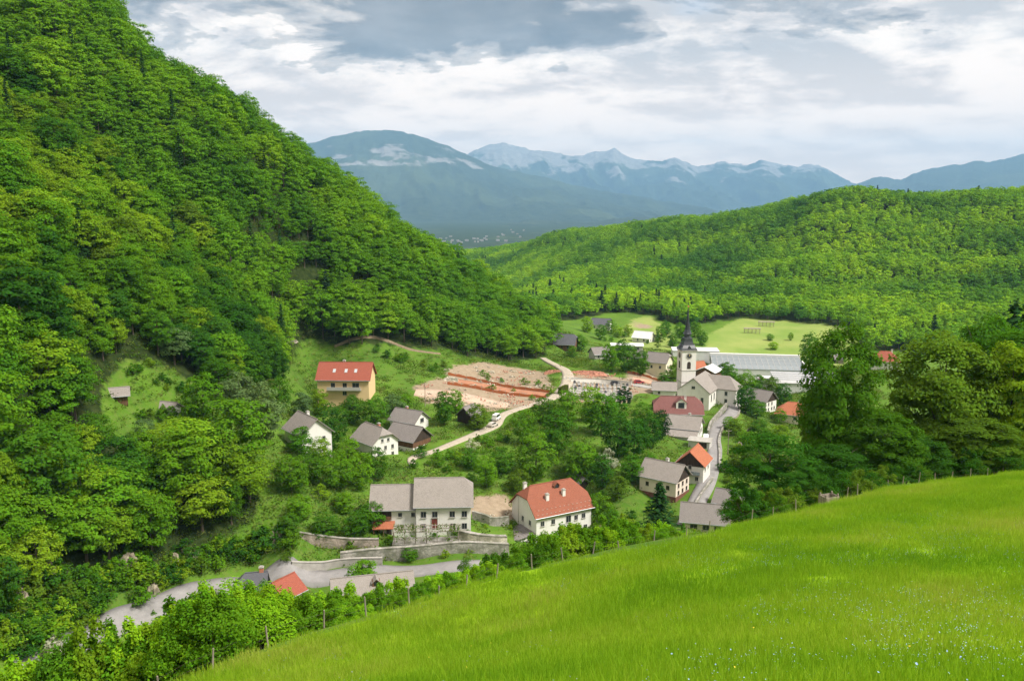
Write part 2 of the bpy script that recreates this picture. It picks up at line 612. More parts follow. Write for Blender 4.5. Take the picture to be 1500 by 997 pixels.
def m_leaf(name, col=None, hue=0.5, var=0.2, trans=0.38, rand_tones=None, patch=None):
    """leaf: colour from the tree (object colour) or per-tree random tones; each leaf spray differs a little"""
    if name in MATS: return MATS[name]
    t = NT(name)
    oi = t.n('ShaderNodeObjectInfo')
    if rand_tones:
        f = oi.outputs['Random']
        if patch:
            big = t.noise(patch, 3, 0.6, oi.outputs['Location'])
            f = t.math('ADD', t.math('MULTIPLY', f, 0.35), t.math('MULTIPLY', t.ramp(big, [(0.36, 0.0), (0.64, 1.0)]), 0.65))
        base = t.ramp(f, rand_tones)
    elif col is not None:
        base = t.mix(0.0, col, col)
    else:
        base = oi.outputs['Color']
    geo = t.n('ShaderNodeNewGeometry')
    r = geo.outputs['Random Per Island']
    hs = t.n('ShaderNodeHueSaturation')
    t.l(base, hs.inputs['Color'])
    t.l(t.math('ADD', 0.5 - 0.010, t.math('MULTIPLY', r, 0.020)), hs.inputs['Hue'])
    t.l(t.math('ADD', 1 - var, t.math('MULTIPLY', r, 2 * var)), hs.inputs['Value'])
    d = t.n('ShaderNodeBsdfDiffuse'); t.l(hs.outputs[0], d.inputs[0])
    tr = t.n('ShaderNodeBsdfTranslucent')
    tcol = t.mix(1.0, hs.outputs[0], (1.35, 1.25, 0.45), 'MULTIPLY'); t.l(tcol, tr.inputs[0])
    mx = t.n('ShaderNodeMixShader'); mx.inputs[0].default_value = trans
    t.l(d.outputs[0], mx.inputs[1]); t.l(tr.outputs[0], mx.inputs[2]); t.l(mx.outputs[0], t.out.inputs[0])
    MATS[name] = t.m
    return t.m

# ------------------------------------------------------------------ colours of the place
PL_WHITE = m_plaster('limewash_white', (0.74, 0.715, 0.68))
PL_CREAM = m_plaster('cream_plaster', (0.74, 0.66, 0.52))
PL_PINK = m_plaster('rose_plaster', (0.70, 0.60, 0.52))
PL_YELLOW = m_plaster('yellow_plaster', (0.68, 0.50, 0.28), (0.5, 0.38, 0.2))
PL_GREY = m_plaster('grey_render', (0.52, 0.50, 0.47))
RF_GREY = m_roof('grey_tiles', (0.235, 0.208, 0.190), (0.300, 0.268, 0.245), (0.17, 0.155, 0.125))
RF_GREY2 = m_roof('dark_grey_tiles', (0.185, 0.166, 0.157), (0.235, 0.212, 0.200), (0.13, 0.12, 0.10))
RF_RED = m_roof('red_tiles', (0.235, 0.074, 0.044), (0.300, 0.108, 0.066), (0.165, 0.085, 0.056))
RF_NEWRED = m_roof('new_red_tiles', (0.275, 0.074, 0.048), (0.32, 0.096, 0.062), (0.23, 0.082, 0.058), 0.2)
RF_ORANGE = m_roof('orange_tiles', (0.33, 0.105, 0.055), (0.38, 0.135, 0.07), (0.45, 0.18, 0.1))
RF_MAROON = m_roof('maroon_tiles', (0.155, 0.062, 0.056), (0.205, 0.088, 0.080), (0.19, 0.12, 0.10))
RF_SLATE = m_roof('slate', (0.085, 0.085, 0.10), (0.12, 0.12, 0.135), (0.10, 0.10, 0.09))
RF_WHITE = m_plain('white_sheet_roof', (0.60, 0.60, 0.60), 0.5, 0.08, 0.6)
WOOD_DK = m_boards('dark_weathered_boards', (0.055, 0.040, 0.032))
WOOD_BR = m_boards('brown_boards', (0.16, 0.085, 0.05))
WOOD_GREY = m_boards('silvered_wood', (0.30, 0.26, 0.22))
DOOR_RED = m_boards('oxblood_door', (0.17, 0.045, 0.03))
FRAME_W = m_plain('white_window_frame', (0.40, 0.385, 0.36), 0.5, 0.05)
FRAME_B = m_plain('brown_window_frame', (0.13, 0.08, 0.05), 0.6, 0.1)
GLASS = m_glass()
BRICK = m_plain('chimney_brick', (0.42, 0.17, 0.11), 0.9, 0.3, 6)
CONC = m_plain('concrete', (0.36, 0.34, 0.31), 0.9, 0.2, 0.8)
ZINC = m_plain('dull_metal', (0.42, 0.44, 0.46), 0.4, 0.1, 1.0, 0.5, 0.4)
STONE = m_stone('grey_stone_wall', (0.30, 0.28, 0.255), (0.40, 0.375, 0.34))
STONE_P = m_stone('pale_stone_wall', (0.52, 0.47, 0.38), (0.66, 0.60, 0.48))
STONE_R = m_stone('rosy_stone_wall', (0.36, 0.29, 0.25), (0.45, 0.37, 0.32))
ROCK = m_stone('limestone_rock', (0.24, 0.20, 0.15), (0.40, 0.34, 0.26), 0.9)
BLACKMET = m_plain('black_sheet_metal', (0.035, 0.038, 0.045), 0.35, 0.2, 1.5, 0.5)
BARK = m_boards('bark', (0.11, 0.085, 0.065))
POSTW = m_boards('grey_fence_post', (0.27, 0.23, 0.185))

# ------------------------------------------------------------------ the houses (ridge middle seen at column, row, distance)
FW = lambda xs, z, w=0.9, h=1.2: [('F', x, z, w, h) for x in xs]
RW = lambda ys, z, w=0.8, h=1.1: [('R', y, z, w, h) for y in ys]
LW = lambda ys, z, w=0.8, h=1.1: [('L', y, z, w, h) for y in ys]
HOUSES = [
    dict(n='farmhouse', lab='large white farmhouse with a pale grey roof, joined to a lower wing', at=(650, 699, 201), L=12.6, W=10.5, H=7.7, R=4.6, a=3, wall=PL_WHITE, roof=RF_GREY, hip=(0, .42), base=4.6,
         win=FW((-4.6, -2.0, 2.0, 4.8), 5.2, 1.15, 1.35) + FW((-4.6, 2.1, 4.8), 2.3, 1.1, 1.35), door=[('F', -2.1, 1.7, 1.3, 2.5, DOOR_RED), ('F', 4.7, -2.2, 1.4, 2.3, DOOR_RED)], ch=[]),
    dict(n='farmhouse_wing', lab='lower grey roofed wing with a wooden gallery, left of the large farmhouse', at=(580, 709, 201), L=10.6, W=9.2, H=6.7, R=3.9, a=3, wall=PL_WHITE, roof=RF_GREY, hip=(0, 0), base=4.4,
         win=FW((1.6, 4.0), 2.0, 0.7, 0.9) + FW((1.2, 4.2), 4.8, 0.8, 0.9), gallery=(-3.0, 3.9, 4.4, 1.7), ch=[]),
    dict(n='manor_house', lab='big white house with a half-hipped red tiled roof beside the garden wall', at=(808, 705, 212), L=15.8, W=12.0, H=8.0, R=5.4, a=29, wall=PL_WHITE, roof=RF_RED, hip=(.4, .5), base=-1.2, red=1,
         win=FW((-6.2, -3.2, 5.6), 5.6, .95, 1.15) + [('F', 1.2, 5.5, 1.3, 1.6), ('F', 3.4, 5.5, .9, 1.15)] + FW((-6.0, -2.6), 2.2, .95, 1.2) + FW((1.9, 4.2, 6.2), 2.6, .9, 1.1) + LW((-3, 0.5), 5.2, .9, 1.1) + LW((-3,), 2.3),
         ch=[(-3.3, -3.3), (1.6, -3.0), (-6.9, 1.3)], dorm=[(0.6, -1.5)], guards=1),
    dict(n='yellow_house', lab='yellow house with a bright red roof and white balcony below the wood', at=(507, 530, 291), L=17.4, W=11.0, H=6.2, R=4.6, a=-2, wall=PL_YELLOW, roof=RF_NEWRED, hip=(0, 0), base=16.6,
         win=FW((-3.4, 0.6), 3.9, 1.3, 1.5) + [('F', 4.3, 3.9, 2.2, 1.6)] + FW((0.5,), 1.2, 1.3, 1.3), ch=[(-0.8, 0.8)], balc=(-2.2, 6.2, 2.5), sky=[(-3.4, .55), (.6, .55), (3.9, .55)]),
    dict(n='hillside_house', lab='white house with a steep grey roof half hidden by trees', at=(450, 607, 229), L=11, W=8.5, H=6.2, R=3.6, a=-52, wall=PL_WHITE, roof=RF_GREY, hip=(0, 0), base=14.8,
         win=RW((-2, 2), 1.6) + RW((-2, 2), 4.2), ch=[(-1, .6)]),
    dict(n='cottage', lab='white cottage with half-hipped grey roof and brick chimney', at=(549, 622, 246), L=10.5, W=8.6, H=5.0, R=3.6, a=-48, wall=PL_WHITE, roof=RF_GREY, hip=(0.2, .42), base=9.2,
         win=RW((-2.4, 0, 2.4), 3.0, .75, 1.0) + RW((-1, 1.0), 5.2, .7, .8) + RW((2.4, -2.4), .9, .75, .9), ch=[(1.2, .6)], brick=1),
    dict(n='white_barn', lab='small barn with white gable and dark opening behind the dark barn', at=(599, 599, 269), L=9.5, W=7.4, H=3.6, R=2.7, a=-30, wall=PL_WHITE, roof=RF_GREY2, hip=(0, 0), base=10.9,
         win=[('R', 0.3, 3.3, 1.7, 1.3)], ch=[(-1.4, .8)], brick=1),
    dict(n='dark_barn', lab='old barn with dark timber gable on a white stone base', at=(598, 621, 256), L=10.5, W=8.2, H=4.4, R=3.2, a=-34, wall=WOOD_BR, roof=RF_GREY2, hip=(0, 0), base=8.5, gable=('R',), plinth=1.9,
         win=FW((1.4, 3.0), 1.6, .7, .8), ch=[]),
    dict(n='field_shed', lab='little dark wooden shed with grey roof beside the lane', at=(687, 593, 276), L=6, W=5.2, H=2.9, R=2.5, a=62, wall=WOOD_DK, roof=RF_GREY2, hip=(0, 0), base=10.6, win=[], ch=[]),
    dict(n='gabled_house', lab='grey roofed house with dark gable and brown base above the conifer', at=(974, 675, 229), L=10.6, W=8.2, H=7.0, R=3.3, a=-36, wall=PL_PINK, roof=RF_GREY, hip=(0, 0), base=2.2, gable=('R',), lower=2.4,
         win=RW((-2.5, 0, 2.5), 5.2, .8, 1.05) + RW((-2.5, 0, 2.5), 3.2, .8, 1.05) + FW((-3, 0, 3), 4.6, .8, 1.0), ch=[(0.5, 0.5)]),
    dict(n='orange_house', lab='narrow white house with orange roof and black gable beside the lane', at=(1017, 655, 239), L=8.4, W=7.4, H=5.8, R=3.3, a=64, wall=PL_WHITE, roof=RF_ORANGE, hip=(0, 0), base=4.2, gable=('L',),
         win=LW((-2, 2), 1.5, .8, 1.1) + [('L', 0, 4.6, .8, 1.0)] + FW((-2, 1.5), 3.8, .7, .9), ch=[], lbalc=1),
    dict(n='roadside_house', lab='low house with broad grey roof and three windows at the meadow edge', at=(1034, 737, 206), L=10.8, W=7.4, H=3.6, R=3.0, a=-14, wall=PL_CREAM, roof=RF_GREY2, hip=(0, 0), base=2.4, gable=('R',),
         win=FW((-2.6, .3, 3.0), 1.9, 1.6, 1.1), ch=[]),
    dict(n='corner_house', lab='small cream house half hidden behind the dark tree by the lane', at=(1070, 717, 219), L=6.5, W=6, H=5.4, R=2.4, a=-30, wall=PL_CREAM, roof=RF_GREY2, hip=(0, 0), base=3.6, win=FW((-1.5, 1.5), 3.6, .8, 1) + RW((0,), 3.4), ch=[]),
    dict(n='parsonage', lab='broad house with maroon half-hipped roof and dormer below the church', at=(993, 580, 309), L=16.6, W=12.0, H=3.9, R=4.6, a=-6, wall=PL_WHITE, roof=RF_MAROON, hip=(.5, .5), base=3.4,
         win=RW((-2.5, 0, 2.5), 2.2, .9, 1.2) + FW((-5, 5.5), 2.0), ch=[(2.5, -1.4)], bigdorm=1.9),
    dict(n='terrace_house', lab='grey roofed house with two roof slopes below the maroon roof', at=(1003, 608, 284), L=10.6, W=9.4, H=3.9, R=3.0, a=-22, wall=PL_WHITE, roof=RF_GREY, hip=(0, 0), base=4.4,
         win=RW((-2.5, 0, 2.5), 2.2, .9, 1.2), ch=[(1.5, .8)], lean=1),
    dict(n='carport', lab='pale flat roofed carport beside the white car', at=(1026, 641, 268), L=6.5, W=5, H=2.3, R=.35, a=-22, wall=PL_GREY, roof=CONC, hip=(0, 0), base=4.6, win=[], ch=[], door=[('F', 1.2, 0.1, 2.4, 2.0, WOOD_DK)]),
    dict(n='gable_house', lab='white house with dark timber gable among trees below the factory', at=(1114, 570, 357), L=10.5, W=8.2, H=5.2, R=3.3, a=-46, wall=PL_WHITE, roof=RF_GREY2, hip=(0, 0), base=-4.3, gable=('R',),
         win=RW((-2.2, 0.4), 3.4, .8, 1.2) + RW((-2.2, 0.4, 2.4), 1.2, .8, 1.2), ch=[]),
    dict(n='tiled_house', lab='house with orange hipped roof partly covered by foreground trees', at=(1167, 589, 336), L=14, W=10, H=3.6, R=3.6, a=-24, wall=PL_CREAM, roof=RF_ORANGE, hip=(.9, .6), base=-4.0, win=FW((-4, 0, 4), 1.8), ch=[(1, .6)]),
    dict(n='chapel_annex', lab='low grey roofed annex at the foot of the church tower', at=(973, 559, 332), L=8.5, W=6.6, H=2.9, R=2.2, a=-8, wall=PL_WHITE, roof=RF_GREY, hip=(0, 0), base=7.2, win=FW((-2,), 1.5, .8, .9), ch=[]),
    dict(n='tan_house', lab='tall tan house with grey roof left of the church tower', at=(966, 516, 386), L=9.5, W=8.5, H=8.0, R=3.4, a=-30, wall=PL_CREAM, roof=RF_GREY2, hip=(0, .3), base=3.0, win=RW((-2, 2), 5.5) + RW((-2, 2), 2.5) + FW((-2, 2), 5.5), ch=[]),
    dict(n='long_shed', lab='long low building with a white roof behind garden trees', at=(918, 502, 470), L=17, W=7, H=3.4, R=.9, a=-3, wall=PL_GREY, roof=RF_WHITE, hip=(0, 0), base=1.0, win=FW((-6, -2, 2, 6), 1.8), ch=[]),
    dict(n='brown_barn', lab='little barn with dark brown gable left of the tall tan house', at=(944, 514, 405), L=7, W=6.5, H=3.2, R=2.6, a=-50, wall=WOOD_BR, roof=RF_GREY2, hip=(0, 0), base=3, win=[], ch=[], door=[('R', 0, 0, 1.8, 2.1, WOOD_DK)]),
    dict(n='forest_house', lab='dark brown house with slate roof at the tip of the wooded spur', at=(826, 489, 441), L=12.5, W=9.5, H=3.8, R=4.2, a=-14, wall=WOOD_BR, roof=RF_SLATE, hip=(.3, .3), base=6.4, win=FW((-3, 0, 3), 1.9), ch=[(-1.5, .6)], brick=1),
    dict(n='orchard_house', lab='small grey roofed house among trees left of the long white roof', at=(878, 508, 420), L=8, W=7, H=3.2, R=2.6, a=20, wall=PL_GREY, roof=RF_GREY2, hip=(0, 0), base=5.2, win=FW((-2, 2), 1.6), ch=[]),
    dict(n='slate_house', lab='dark slate roofed house farthest up the valley', at=(880, 466, 560), L=13, W=9, H=4.4, R=3.2, a=-20, wall=PL_WHITE, roof=RF_SLATE, hip=(0, 0), base=-0.6, gable=(), win=RW((-2, 2), 2.4) + FW((-3, 3), 2.4), ch=[]),
    dict(n='hillfoot_house', lab='pale roofed house with white gable below the small grass slope', at=(943, 485, 521), L=11, W=8.5, H=3.6, R=3.2, a=-32, wall=PL_WHITE, roof=RF_WHITE, hip=(0, 0), base=-2.6, win=RW((-2, 2), 2.0) + FW((-2, 2), 2.0), ch=[]),
    dict(n='village_house', lab='orange roofed house peeping out behind the church tower', at=(1019, 529, 405), L=8, W=7, H=4.2, R=3, a=20, wall=PL_WHITE, roof=RF_ORANGE, hip=(0, 0), base=-1.0, win=FW((-2, 2), 2.4), ch=[]),
    dict(n='white_roof_house', lab='house with a white roof and brown gable behind the church', at=(1038, 535, 392), L=9, W=9, H=5.2, R=2.0, a=56, wall=WOOD_BR, roof=RF_WHITE, hip=(0, 0), base=0.4, win=LW((-2, 2), 3), ch=[]),
    dict(n='red_roof_house', lab='white house with red hipped roof seen above the foreground trees', at=(1297, 514, 421), L=12, W=10, H=4.8, R=3.9, a=-18, wall=PL_WHITE, roof=RF_NEWRED, hip=(.9, .9), base=-0.6, win=FW((-4, 0, 4), 2.6), ch=[(3, .4)]),
    dict(n='grey_barn', lab='grey roofed barn at the edge of the far field', at=(1219, 515, 471), L=11, W=9, H=2.9, R=2.9, a=-10, wall=WOOD_GREY, roof=RF_GREY2, hip=(0, 0), base=-6, win=[], ch=[], door=[('F', 0, 0, 2.4, 2.2, WOOD_DK)]),
    dict(n='slate_roadhouse', lab='dark grey roofed house with chimney above the hedge beside the road', at=(366, 838, 168), L=5.6, W=7.0, H=3.6, R=3.4, a=10, wall=PL_WHITE, roof=RF_SLATE, hip=(.7, 0), base=1.8, win=FW((-1.5, 1.5), 1.8), ch=[(2.2, .2)], brick=1),
    dict(n='red_roadhouse', lab='white gabled house with red roof half sunk behind the shrubs', at=(415, 845, 163), L=4.6, W=5.6, H=3.2, R=2.2, a=58, wall=PL_WHITE, roof=RF_NEWRED, hip=(0, 0), base=3.0, win=LW((0,), 2.0), ch=[]),
    dict(n='long_roadhouse', lab='long grey roof with dormer showing over the shrubs by the road', at=(545, 841, 163), L=14.5, W=9, H=3.4, R=3.0, a=14, wall=PL_GREY, roof=RF_GREY, hip=(0, 0), base=2.2, win=FW((-4, 0, 4), 1.8), ch=[], dorm=[(0.6, -2.2)]),
    dict(n='hillside_shed', lab='small shed with pale roof high in the left clearing', at=(172, 567, 206), L=4.2, W=3.6, H=2.3, R=1.3, a=24, wall=WOOD_BR, roof=RF_GREY, hip=(0, 0), base=None, win=[], ch=[]),
    dict(n='stone_hut', lab='tiny pale walled hut among trees right of the hillside shed', at=(247, 588, 214), L=4.2, W=3.4, H=2.3, R=1.1, a=-20, wall=PL_WHITE, roof=RF_GREY, hip=(0, 0), base=None, win=[('F', .3, 1.3, .6, .6)], ch=[]),
    dict(n='garden_shed', lab='small grey shed roof among the trees behind the red roofed manor', at=(849, 696, 240), L=4.5, W=4, H=2.4, R=1.4, a=-60, wall=WOOD_DK, roof=RF_GREY2, hip=(0, 0), base=None, win=[], ch=[]),
]
for h in HOUSES:
    p = W(*h['at'])
    h['p'] = p
    h['z'] = p[2] - h['H'] - h['R']
    HOUSE_SURVEY.append([p[0], p[1], h['z']])
CHURCH_P = W(1026, 547, 340)
CHURCH_Z = 1.4
TOWER_P = W(1004, 580, 343)
HOUSE_SURVEY += [[CHURCH_P[0], CHURCH_P[1], CHURCH_Z], [TOWER_P[0], TOWER_P[1], CHURCH_Z]]
LAND, MEAD = build_land(), build_meadow()

# ------------------------------------------------------------------ ground sheet
FOREST_L = [(-300, -500), (60, -500), (190, 55), (288, 132), (440, 246), (570, 340), (670, 405), (765, 465), (812, 495), (790, 528), (740, 530), (690, 522), (640, 512), (560, 506), (440, 500),
            (425, 530), (390, 575), (330, 600), (290, 560), (235, 530), (190, 528), (150, 560), (140, 620), (180, 650), (250, 665), (330, 680), (385, 720), (370, 770), (300, 800), (170, 842), (60, 895), (-300, 975)]
FOREST_R = [(600, 370), (800, 325), (1000, 296), (1150, 276), (1250, 250), (1800, 250), (1800, 545), (1500, 520), (1400, 520), (1262, 512), (1252, 482), (1200, 474), (1085, 466), (1005, 478), (975, 470), (960, 462),
            (915, 458), (880, 457), (845, 468), (800, 470), (760, 455), (700, 420)]
EARTH = [[(603, 568), (640, 556), (700, 560), (790, 580), (800, 592), (745, 600), (690, 598), (620, 585)], [(655, 540), (700, 530), (800, 545), (812, 575), (780, 582), (700, 562), (650, 552)],
         [(690, 725), (745, 725), (755, 760), (705, 765), (690, 750)], [(818, 548), (900, 548), (935, 566), (925, 592), (840, 590)], [(915, 545), (960, 545), (985, 575), (925, 575)],
         [(925, 468), (960, 478), (955, 482), (920, 474)]]
FIELD = [(1035, 530), (1035, 492), (1085, 464), (1200, 472), (1258, 482), (1262, 530), (1180, 545)]
SLOPE = [(905, 500), (925, 468), (955, 462), (985, 490), (985, 515), (930, 515)]


def ground():
    ang = np.concatenate([np.linspace(-180, -46, 28)[:-1], np.linspace(-46, -34, 40)[:-1], np.linspace(-34, 34, 560), np.linspace(34, 46, 40)[1:], np.linspace(46, 180, 28)[1:]])
    rad = np.concatenate([np.geomspace(1.0, 120, 130)[:-1], np.geomspace(120, 620, 190)[:-1], np.geomspace(620, 1700, 70)[:-1], np.geomspace(1700, 25200, 38)])
    A, Rr = np.meshgrid(np.radians(ang), rad)
    X, Y = (Rr * np.sin(A)).ravel(), (Rr * np.cos(A)).ravel()
    Z = G(X, Y)
    nr, na = len(rad), len(ang)
    X = np.r_[X, 0]; Y = np.r_[Y, 0]; Z = np.r_[Z, g1(0, 0)]
    i = np.arange(nr - 1)[:, None] * na + np.arange(na - 1)[None, :]
    i = i.ravel()
    faces = np.c_[i, i + 1, i + na + 1, i + na][:, ::-1]
    me = mesh_np('ground', np.c_[X, Y, Z], faces, None, True)
    u, v, d = proj(np.c_[X, Y, Z])
    front = Y > 60
    jit = (fbm(X / 7, Y / 7, 3, 8) - .5)
    uj, vj = u + jit * 22, v + (fbm(X / 7, Y / 7, 3, 12) - .5) * 12
    isV = V(X, Y) > M(X, Y) - 1.0
    zone = np.zeros((len(X), 4), np.float32)
    zone[:, 3] = 1
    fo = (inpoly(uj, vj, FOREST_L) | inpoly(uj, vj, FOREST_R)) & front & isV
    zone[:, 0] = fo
    for e in EARTH:
        zone[:, 1] = np.maximum(zone[:, 1], inpoly(uj, vj, e) & front & isV)
    zone[:, 2] = (inpoly(u, v, FIELD) | inpoly(uj, vj, SLOPE)) & front & isV
    for c_ in range(3):
        q = zone[:-1, c_].reshape(nr, na)
        for ax, wd in ((0, 3), (1, 7)):
            acc = np.zeros_like(q)
            for s in range(-(wd // 2), wd // 2 + 1): acc += np.roll(q, s, ax)
            q = acc / wd
        zone[:-1, c_] = q.ravel()
    ca = me.color_attributes.new('zone', 'FLOAT_COLOR', 'POINT')
    ca.data.foreach_set('color', zone.ravel())
    z2 = np.zeros((len(X), 4), np.float32); z2[:, 3] = 1
    z2[:, 0] = ~isV & (inpoly(u, v, [(f[0], f[1] - 1) for f in FENCE] + [(2600, 640), (2600, 2500), (-900, 2500)]) | (Y < 20))
    z2[:, 1] = np.clip((np.hypot(X, Y) - 1500) / 600, 0, 1)
    ca = me.color_attributes.new('zone2', 'FLOAT_COLOR', 'POINT')
    ca.data.foreach_set('color', z2.ravel())
    t = NT('ground_cover')
    tc = t.n('ShaderNodeTexCoord').outputs['Object']
    n1, n2, n3 = t.noise(0.05, 5, 0.6, tc), t.noise(0.6, 5, 0.65, tc), t.noise(4.0, 4, 0.6, tc)
    grass = t.mix(t.ramp(n1, [(0.35, 0.0), (0.65, 1.0)]), (0.060, 0.135, 0.014), (0.105, 0.205, 0.018))
    grass = t.mix(t.ramp(n2, [(0.45, 0.0), (0.75, 0.65)]), grass, (0.155, 0.170, 0.050))
    grass = t.mix(t.ramp(n3, [(0.5, 0.0), (0.8, 0.5)]), grass, (0.040, 0.075, 0.014))
    mead = t.mix(t.ramp(n1, [(0.35, 0.0), (0.65, 1.0)]), (0.205, 0.350, 0.007), (0.260, 0.390, 0.013))
    mead = t.mix(t.ramp(n2, [(0.4, 0.0), (0.8, 0.5)]), mead, (0.150, 0.320, 0.006))
    z1 = t.n('ShaderNodeSeparateColor'); t.l(t.attr('zone').outputs['Color'], z1.inputs[0])
    zz = t.n('ShaderNodeSeparateColor'); t.l(t.attr('zone2').outputs['Color'], zz.inputs[0])
    ragged = t.math('MULTIPLY', t.math('SUBTRACT', t.noise(0.35, 6, 0.65, tc), 0.5), 1.3)
    soft = lambda s: t.ramp(t.math('ADD', s, ragged), [(0.35, 0.0), (0.65, 1.0)])
    field = t.mix(t.ramp(t.noise(0.035, 4, 0.6, tc), [(0.35, 0.0), (0.65, 1.0)]), (0.165, 0.250, 0.050), (0.255, 0.300, 0.085))
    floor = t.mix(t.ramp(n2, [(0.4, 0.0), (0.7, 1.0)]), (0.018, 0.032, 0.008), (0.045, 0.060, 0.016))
    earth = t.mix(t.ramp(n2, [(0.35, 0.0), (0.7, 1.0)]), (0.25, 0.19, 0.13), (0.35, 0.275, 0.20))
    earth = t.mix(t.ramp(n3, [(0.5, 0.0), (0.8, 0.6)]), earth, (0.22, 0.21, 0.09))
    plain = t.mix(t.ramp(t.noise(0.004, 3, 0.7, tc), [(0.4, 0.0), (0.6, 1.0)], 'CONSTANT'), (0.028, 0.048, 0.020), (0.055, 0.080, 0.032))
    c = t.mix(soft(zz.outputs[0]), grass, mead)
    c = t.mix(soft(z1.outputs[2]), c, field)
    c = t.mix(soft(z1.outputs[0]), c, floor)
    c = t.mix(soft(z1.outputs[1]), c, earth)
    c = t.mix(zz.outputs[1], c, plain)
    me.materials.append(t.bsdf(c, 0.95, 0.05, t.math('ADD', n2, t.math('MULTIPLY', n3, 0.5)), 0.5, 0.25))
    o = obj('ground', me)
    tag(o, kind='structure')
    return o


ground()


# ------------------------------------------------------------------ far mountains
def m_mountain(name, rock_lo, rock_amt, snow, band=None):
    t = NT(name)
    g = t.n('ShaderNodeTexCoord').outputs['Object']
    sep = t.n('ShaderNodeSeparateXYZ'); t.l(g, sep.inputs[0])
    n1 = t.noise(0.0016, 8, 0.62, g); n2 = t.noise(0.009, 6, 0.65, g); n3 = t.noise(0.0005, 4, 0.6, g)
    wood = t.mix(t.ramp(n2, [(0.35, 0.0), (0.65, 1.0)]), (0.018, 0.032, 0.016), (0.040, 0.058, 0.024))
    wood = t.mix(t.ramp(n3, [(0.5, 0.0), (0.62, 0.5)]), wood, (0.075, 0.10, 0.04))
    rock = t.mix(t.ramp(n2, [(0.3, 0.0), (0.7, 1.0)]), (0.17, 0.16, 0.15), (0.32, 0.30, 0.28))
    h = t.math('ADD', t.math('MULTIPLY', t.math('SUBTRACT', sep.outputs[2], rock_lo), 1 / 600.0), t.math('MULTIPLY', t.math('SUBTRACT', n1, 0.5), 4.5))
    c = t.mix(t.ramp(h, [(0.45, 0.0), (0.75, rock_amt)]), wood, rock)
    if band:
        z = sep.outputs[2]
        inb = t.math('MULTIPLY', t.math('GREATER_THAN', z, band[0]), t.math('LESS_THAN', z, band[1]))
        c = t.mix(t.math('MULTIPLY', inb, t.ramp(n1, [(0.52, 0.0), (0.58, 0.85)])), c, rock)
    if snow:
        s = t.math('ADD', t.math('MULTIPLY', t.math('SUBTRACT', n1, 0.5), 2.5), n2)
        c = t.mix(t.math('MULTIPLY', t.ramp(s, [(1.05, 0.0), (1.12, 0.5)]), t.ramp(t.math('MULTIPLY', sep.outputs[2], 1 / 1900.0), [(0.28, 0.0), (0.4, 1.0)])), c, (0.75, 0.77, 0.8))
    return t.bsdf(c, 0.95, 0.05, n2, 0.6, 30)


def mountain(prof, dist, foot, mat, rough, seed, jag=1.0):
    us = np.linspace(prof[0][0], prof[-1][0], 420)
    vs_ = np.interp(us, [p[0] for p in prof], [p[1] for p in prof])
    vs_ = vs_ + (fbm(us / 22.0, us * 0 + seed, 4, seed) - .5) * 8 * jag
    tt = np.concatenate([np.linspace(0, 1, 60), np.linspace(1, 1.45, 12)[1:]])
    P = []
    for t in tt:
        for u, v in zip(us, vs_):
            c = W(u, v, dist)
            k = (foot + (dist - foot) * t) / dist
            x, y = c[0] * k, c[1] * k
            s = t if t <= 1 else 2 - t * 1.0
            hgt = -135 + (c[2] + 135) * (0.55 * s + 0.45 * s * s)
            P.append((x, y, hgt, min(s, 1) if t <= 1 else 1))
    P = np.array(P)
    rid = 1 - np.abs(2 * fbm(P[:, 0] / 900 + P[:, 1] / 6000, P[:, 1] / 4200, 6, seed) - 1)
    sl = np.sin(np.pi * np.clip(P[:, 3], 0, 1)) * (P[:, 3] < 1)
    P[:, 2] += rough * (rid - 0.75) * sl + rough * 0.16 * (fbm(P[:, 0] / 260, P[:, 1] / 260, 4, seed + 3) - .5)
    nu = len(us)
    i = (np.arange(len(tt) - 1)[:, None] * nu + np.arange(nu - 1)[None, :]).ravel()
    me = mesh_np('mountain', P[:, :3], np.c_[i, i + 1, i + nu + 1, i + nu], mat, True)
    return tag(obj('mountain', me), kind='structure')


mountain([(150, 300), (300, 250), (400, 226), (445, 211), (500, 199), (530, 193), (548, 190), (562, 188), (585, 191), (615, 200), (650, 210), (680, 226), (705, 237), (745, 250), (800, 262), (870, 275), (950, 291), (1020, 303), (1080, 318), (1150, 345), (1250, 375)],
         15800, 10300, m_mountain('forested_mountain', 4000, 0.5, False, (700, 1130)), 430, 3.0)
mountain([(560, 330), (640, 260), (690, 223), (712, 212), (738, 208), (765, 216), (800, 222), (830, 226), (855, 228), (872, 223), (900, 220), (930, 233), (960, 236), (990, 231), (1022, 241), (1060, 235), (1090, 240), (1120, 233),
          (1160, 244), (1200, 241), (1230, 256), (1265, 275), (1320, 300), (1450, 330)], 22500, 16800, m_mountain('rocky_range', 640, 0.9, True), 800, 11.0, 1.1)
mountain([(1130, 345), (1200, 290), (1250, 268), (1290, 258), (1320, 263), (1352, 250), (1400, 241), (1450, 235), (1500, 226), (1560, 220), (1640, 226), (1760, 240), (1900, 260)], 18200, 12500, m_mountain('blue_range', 1500, 0.3, False), 460, 23.0)
mountain([(620, 372), (700, 338), (780, 322), (860, 325), (940, 318), (1040, 322), (1140, 322), (1250, 345)], 10000, 8200, m_mountain('wooded_foothill', 2400, 0.1, False), 60, 31.0)


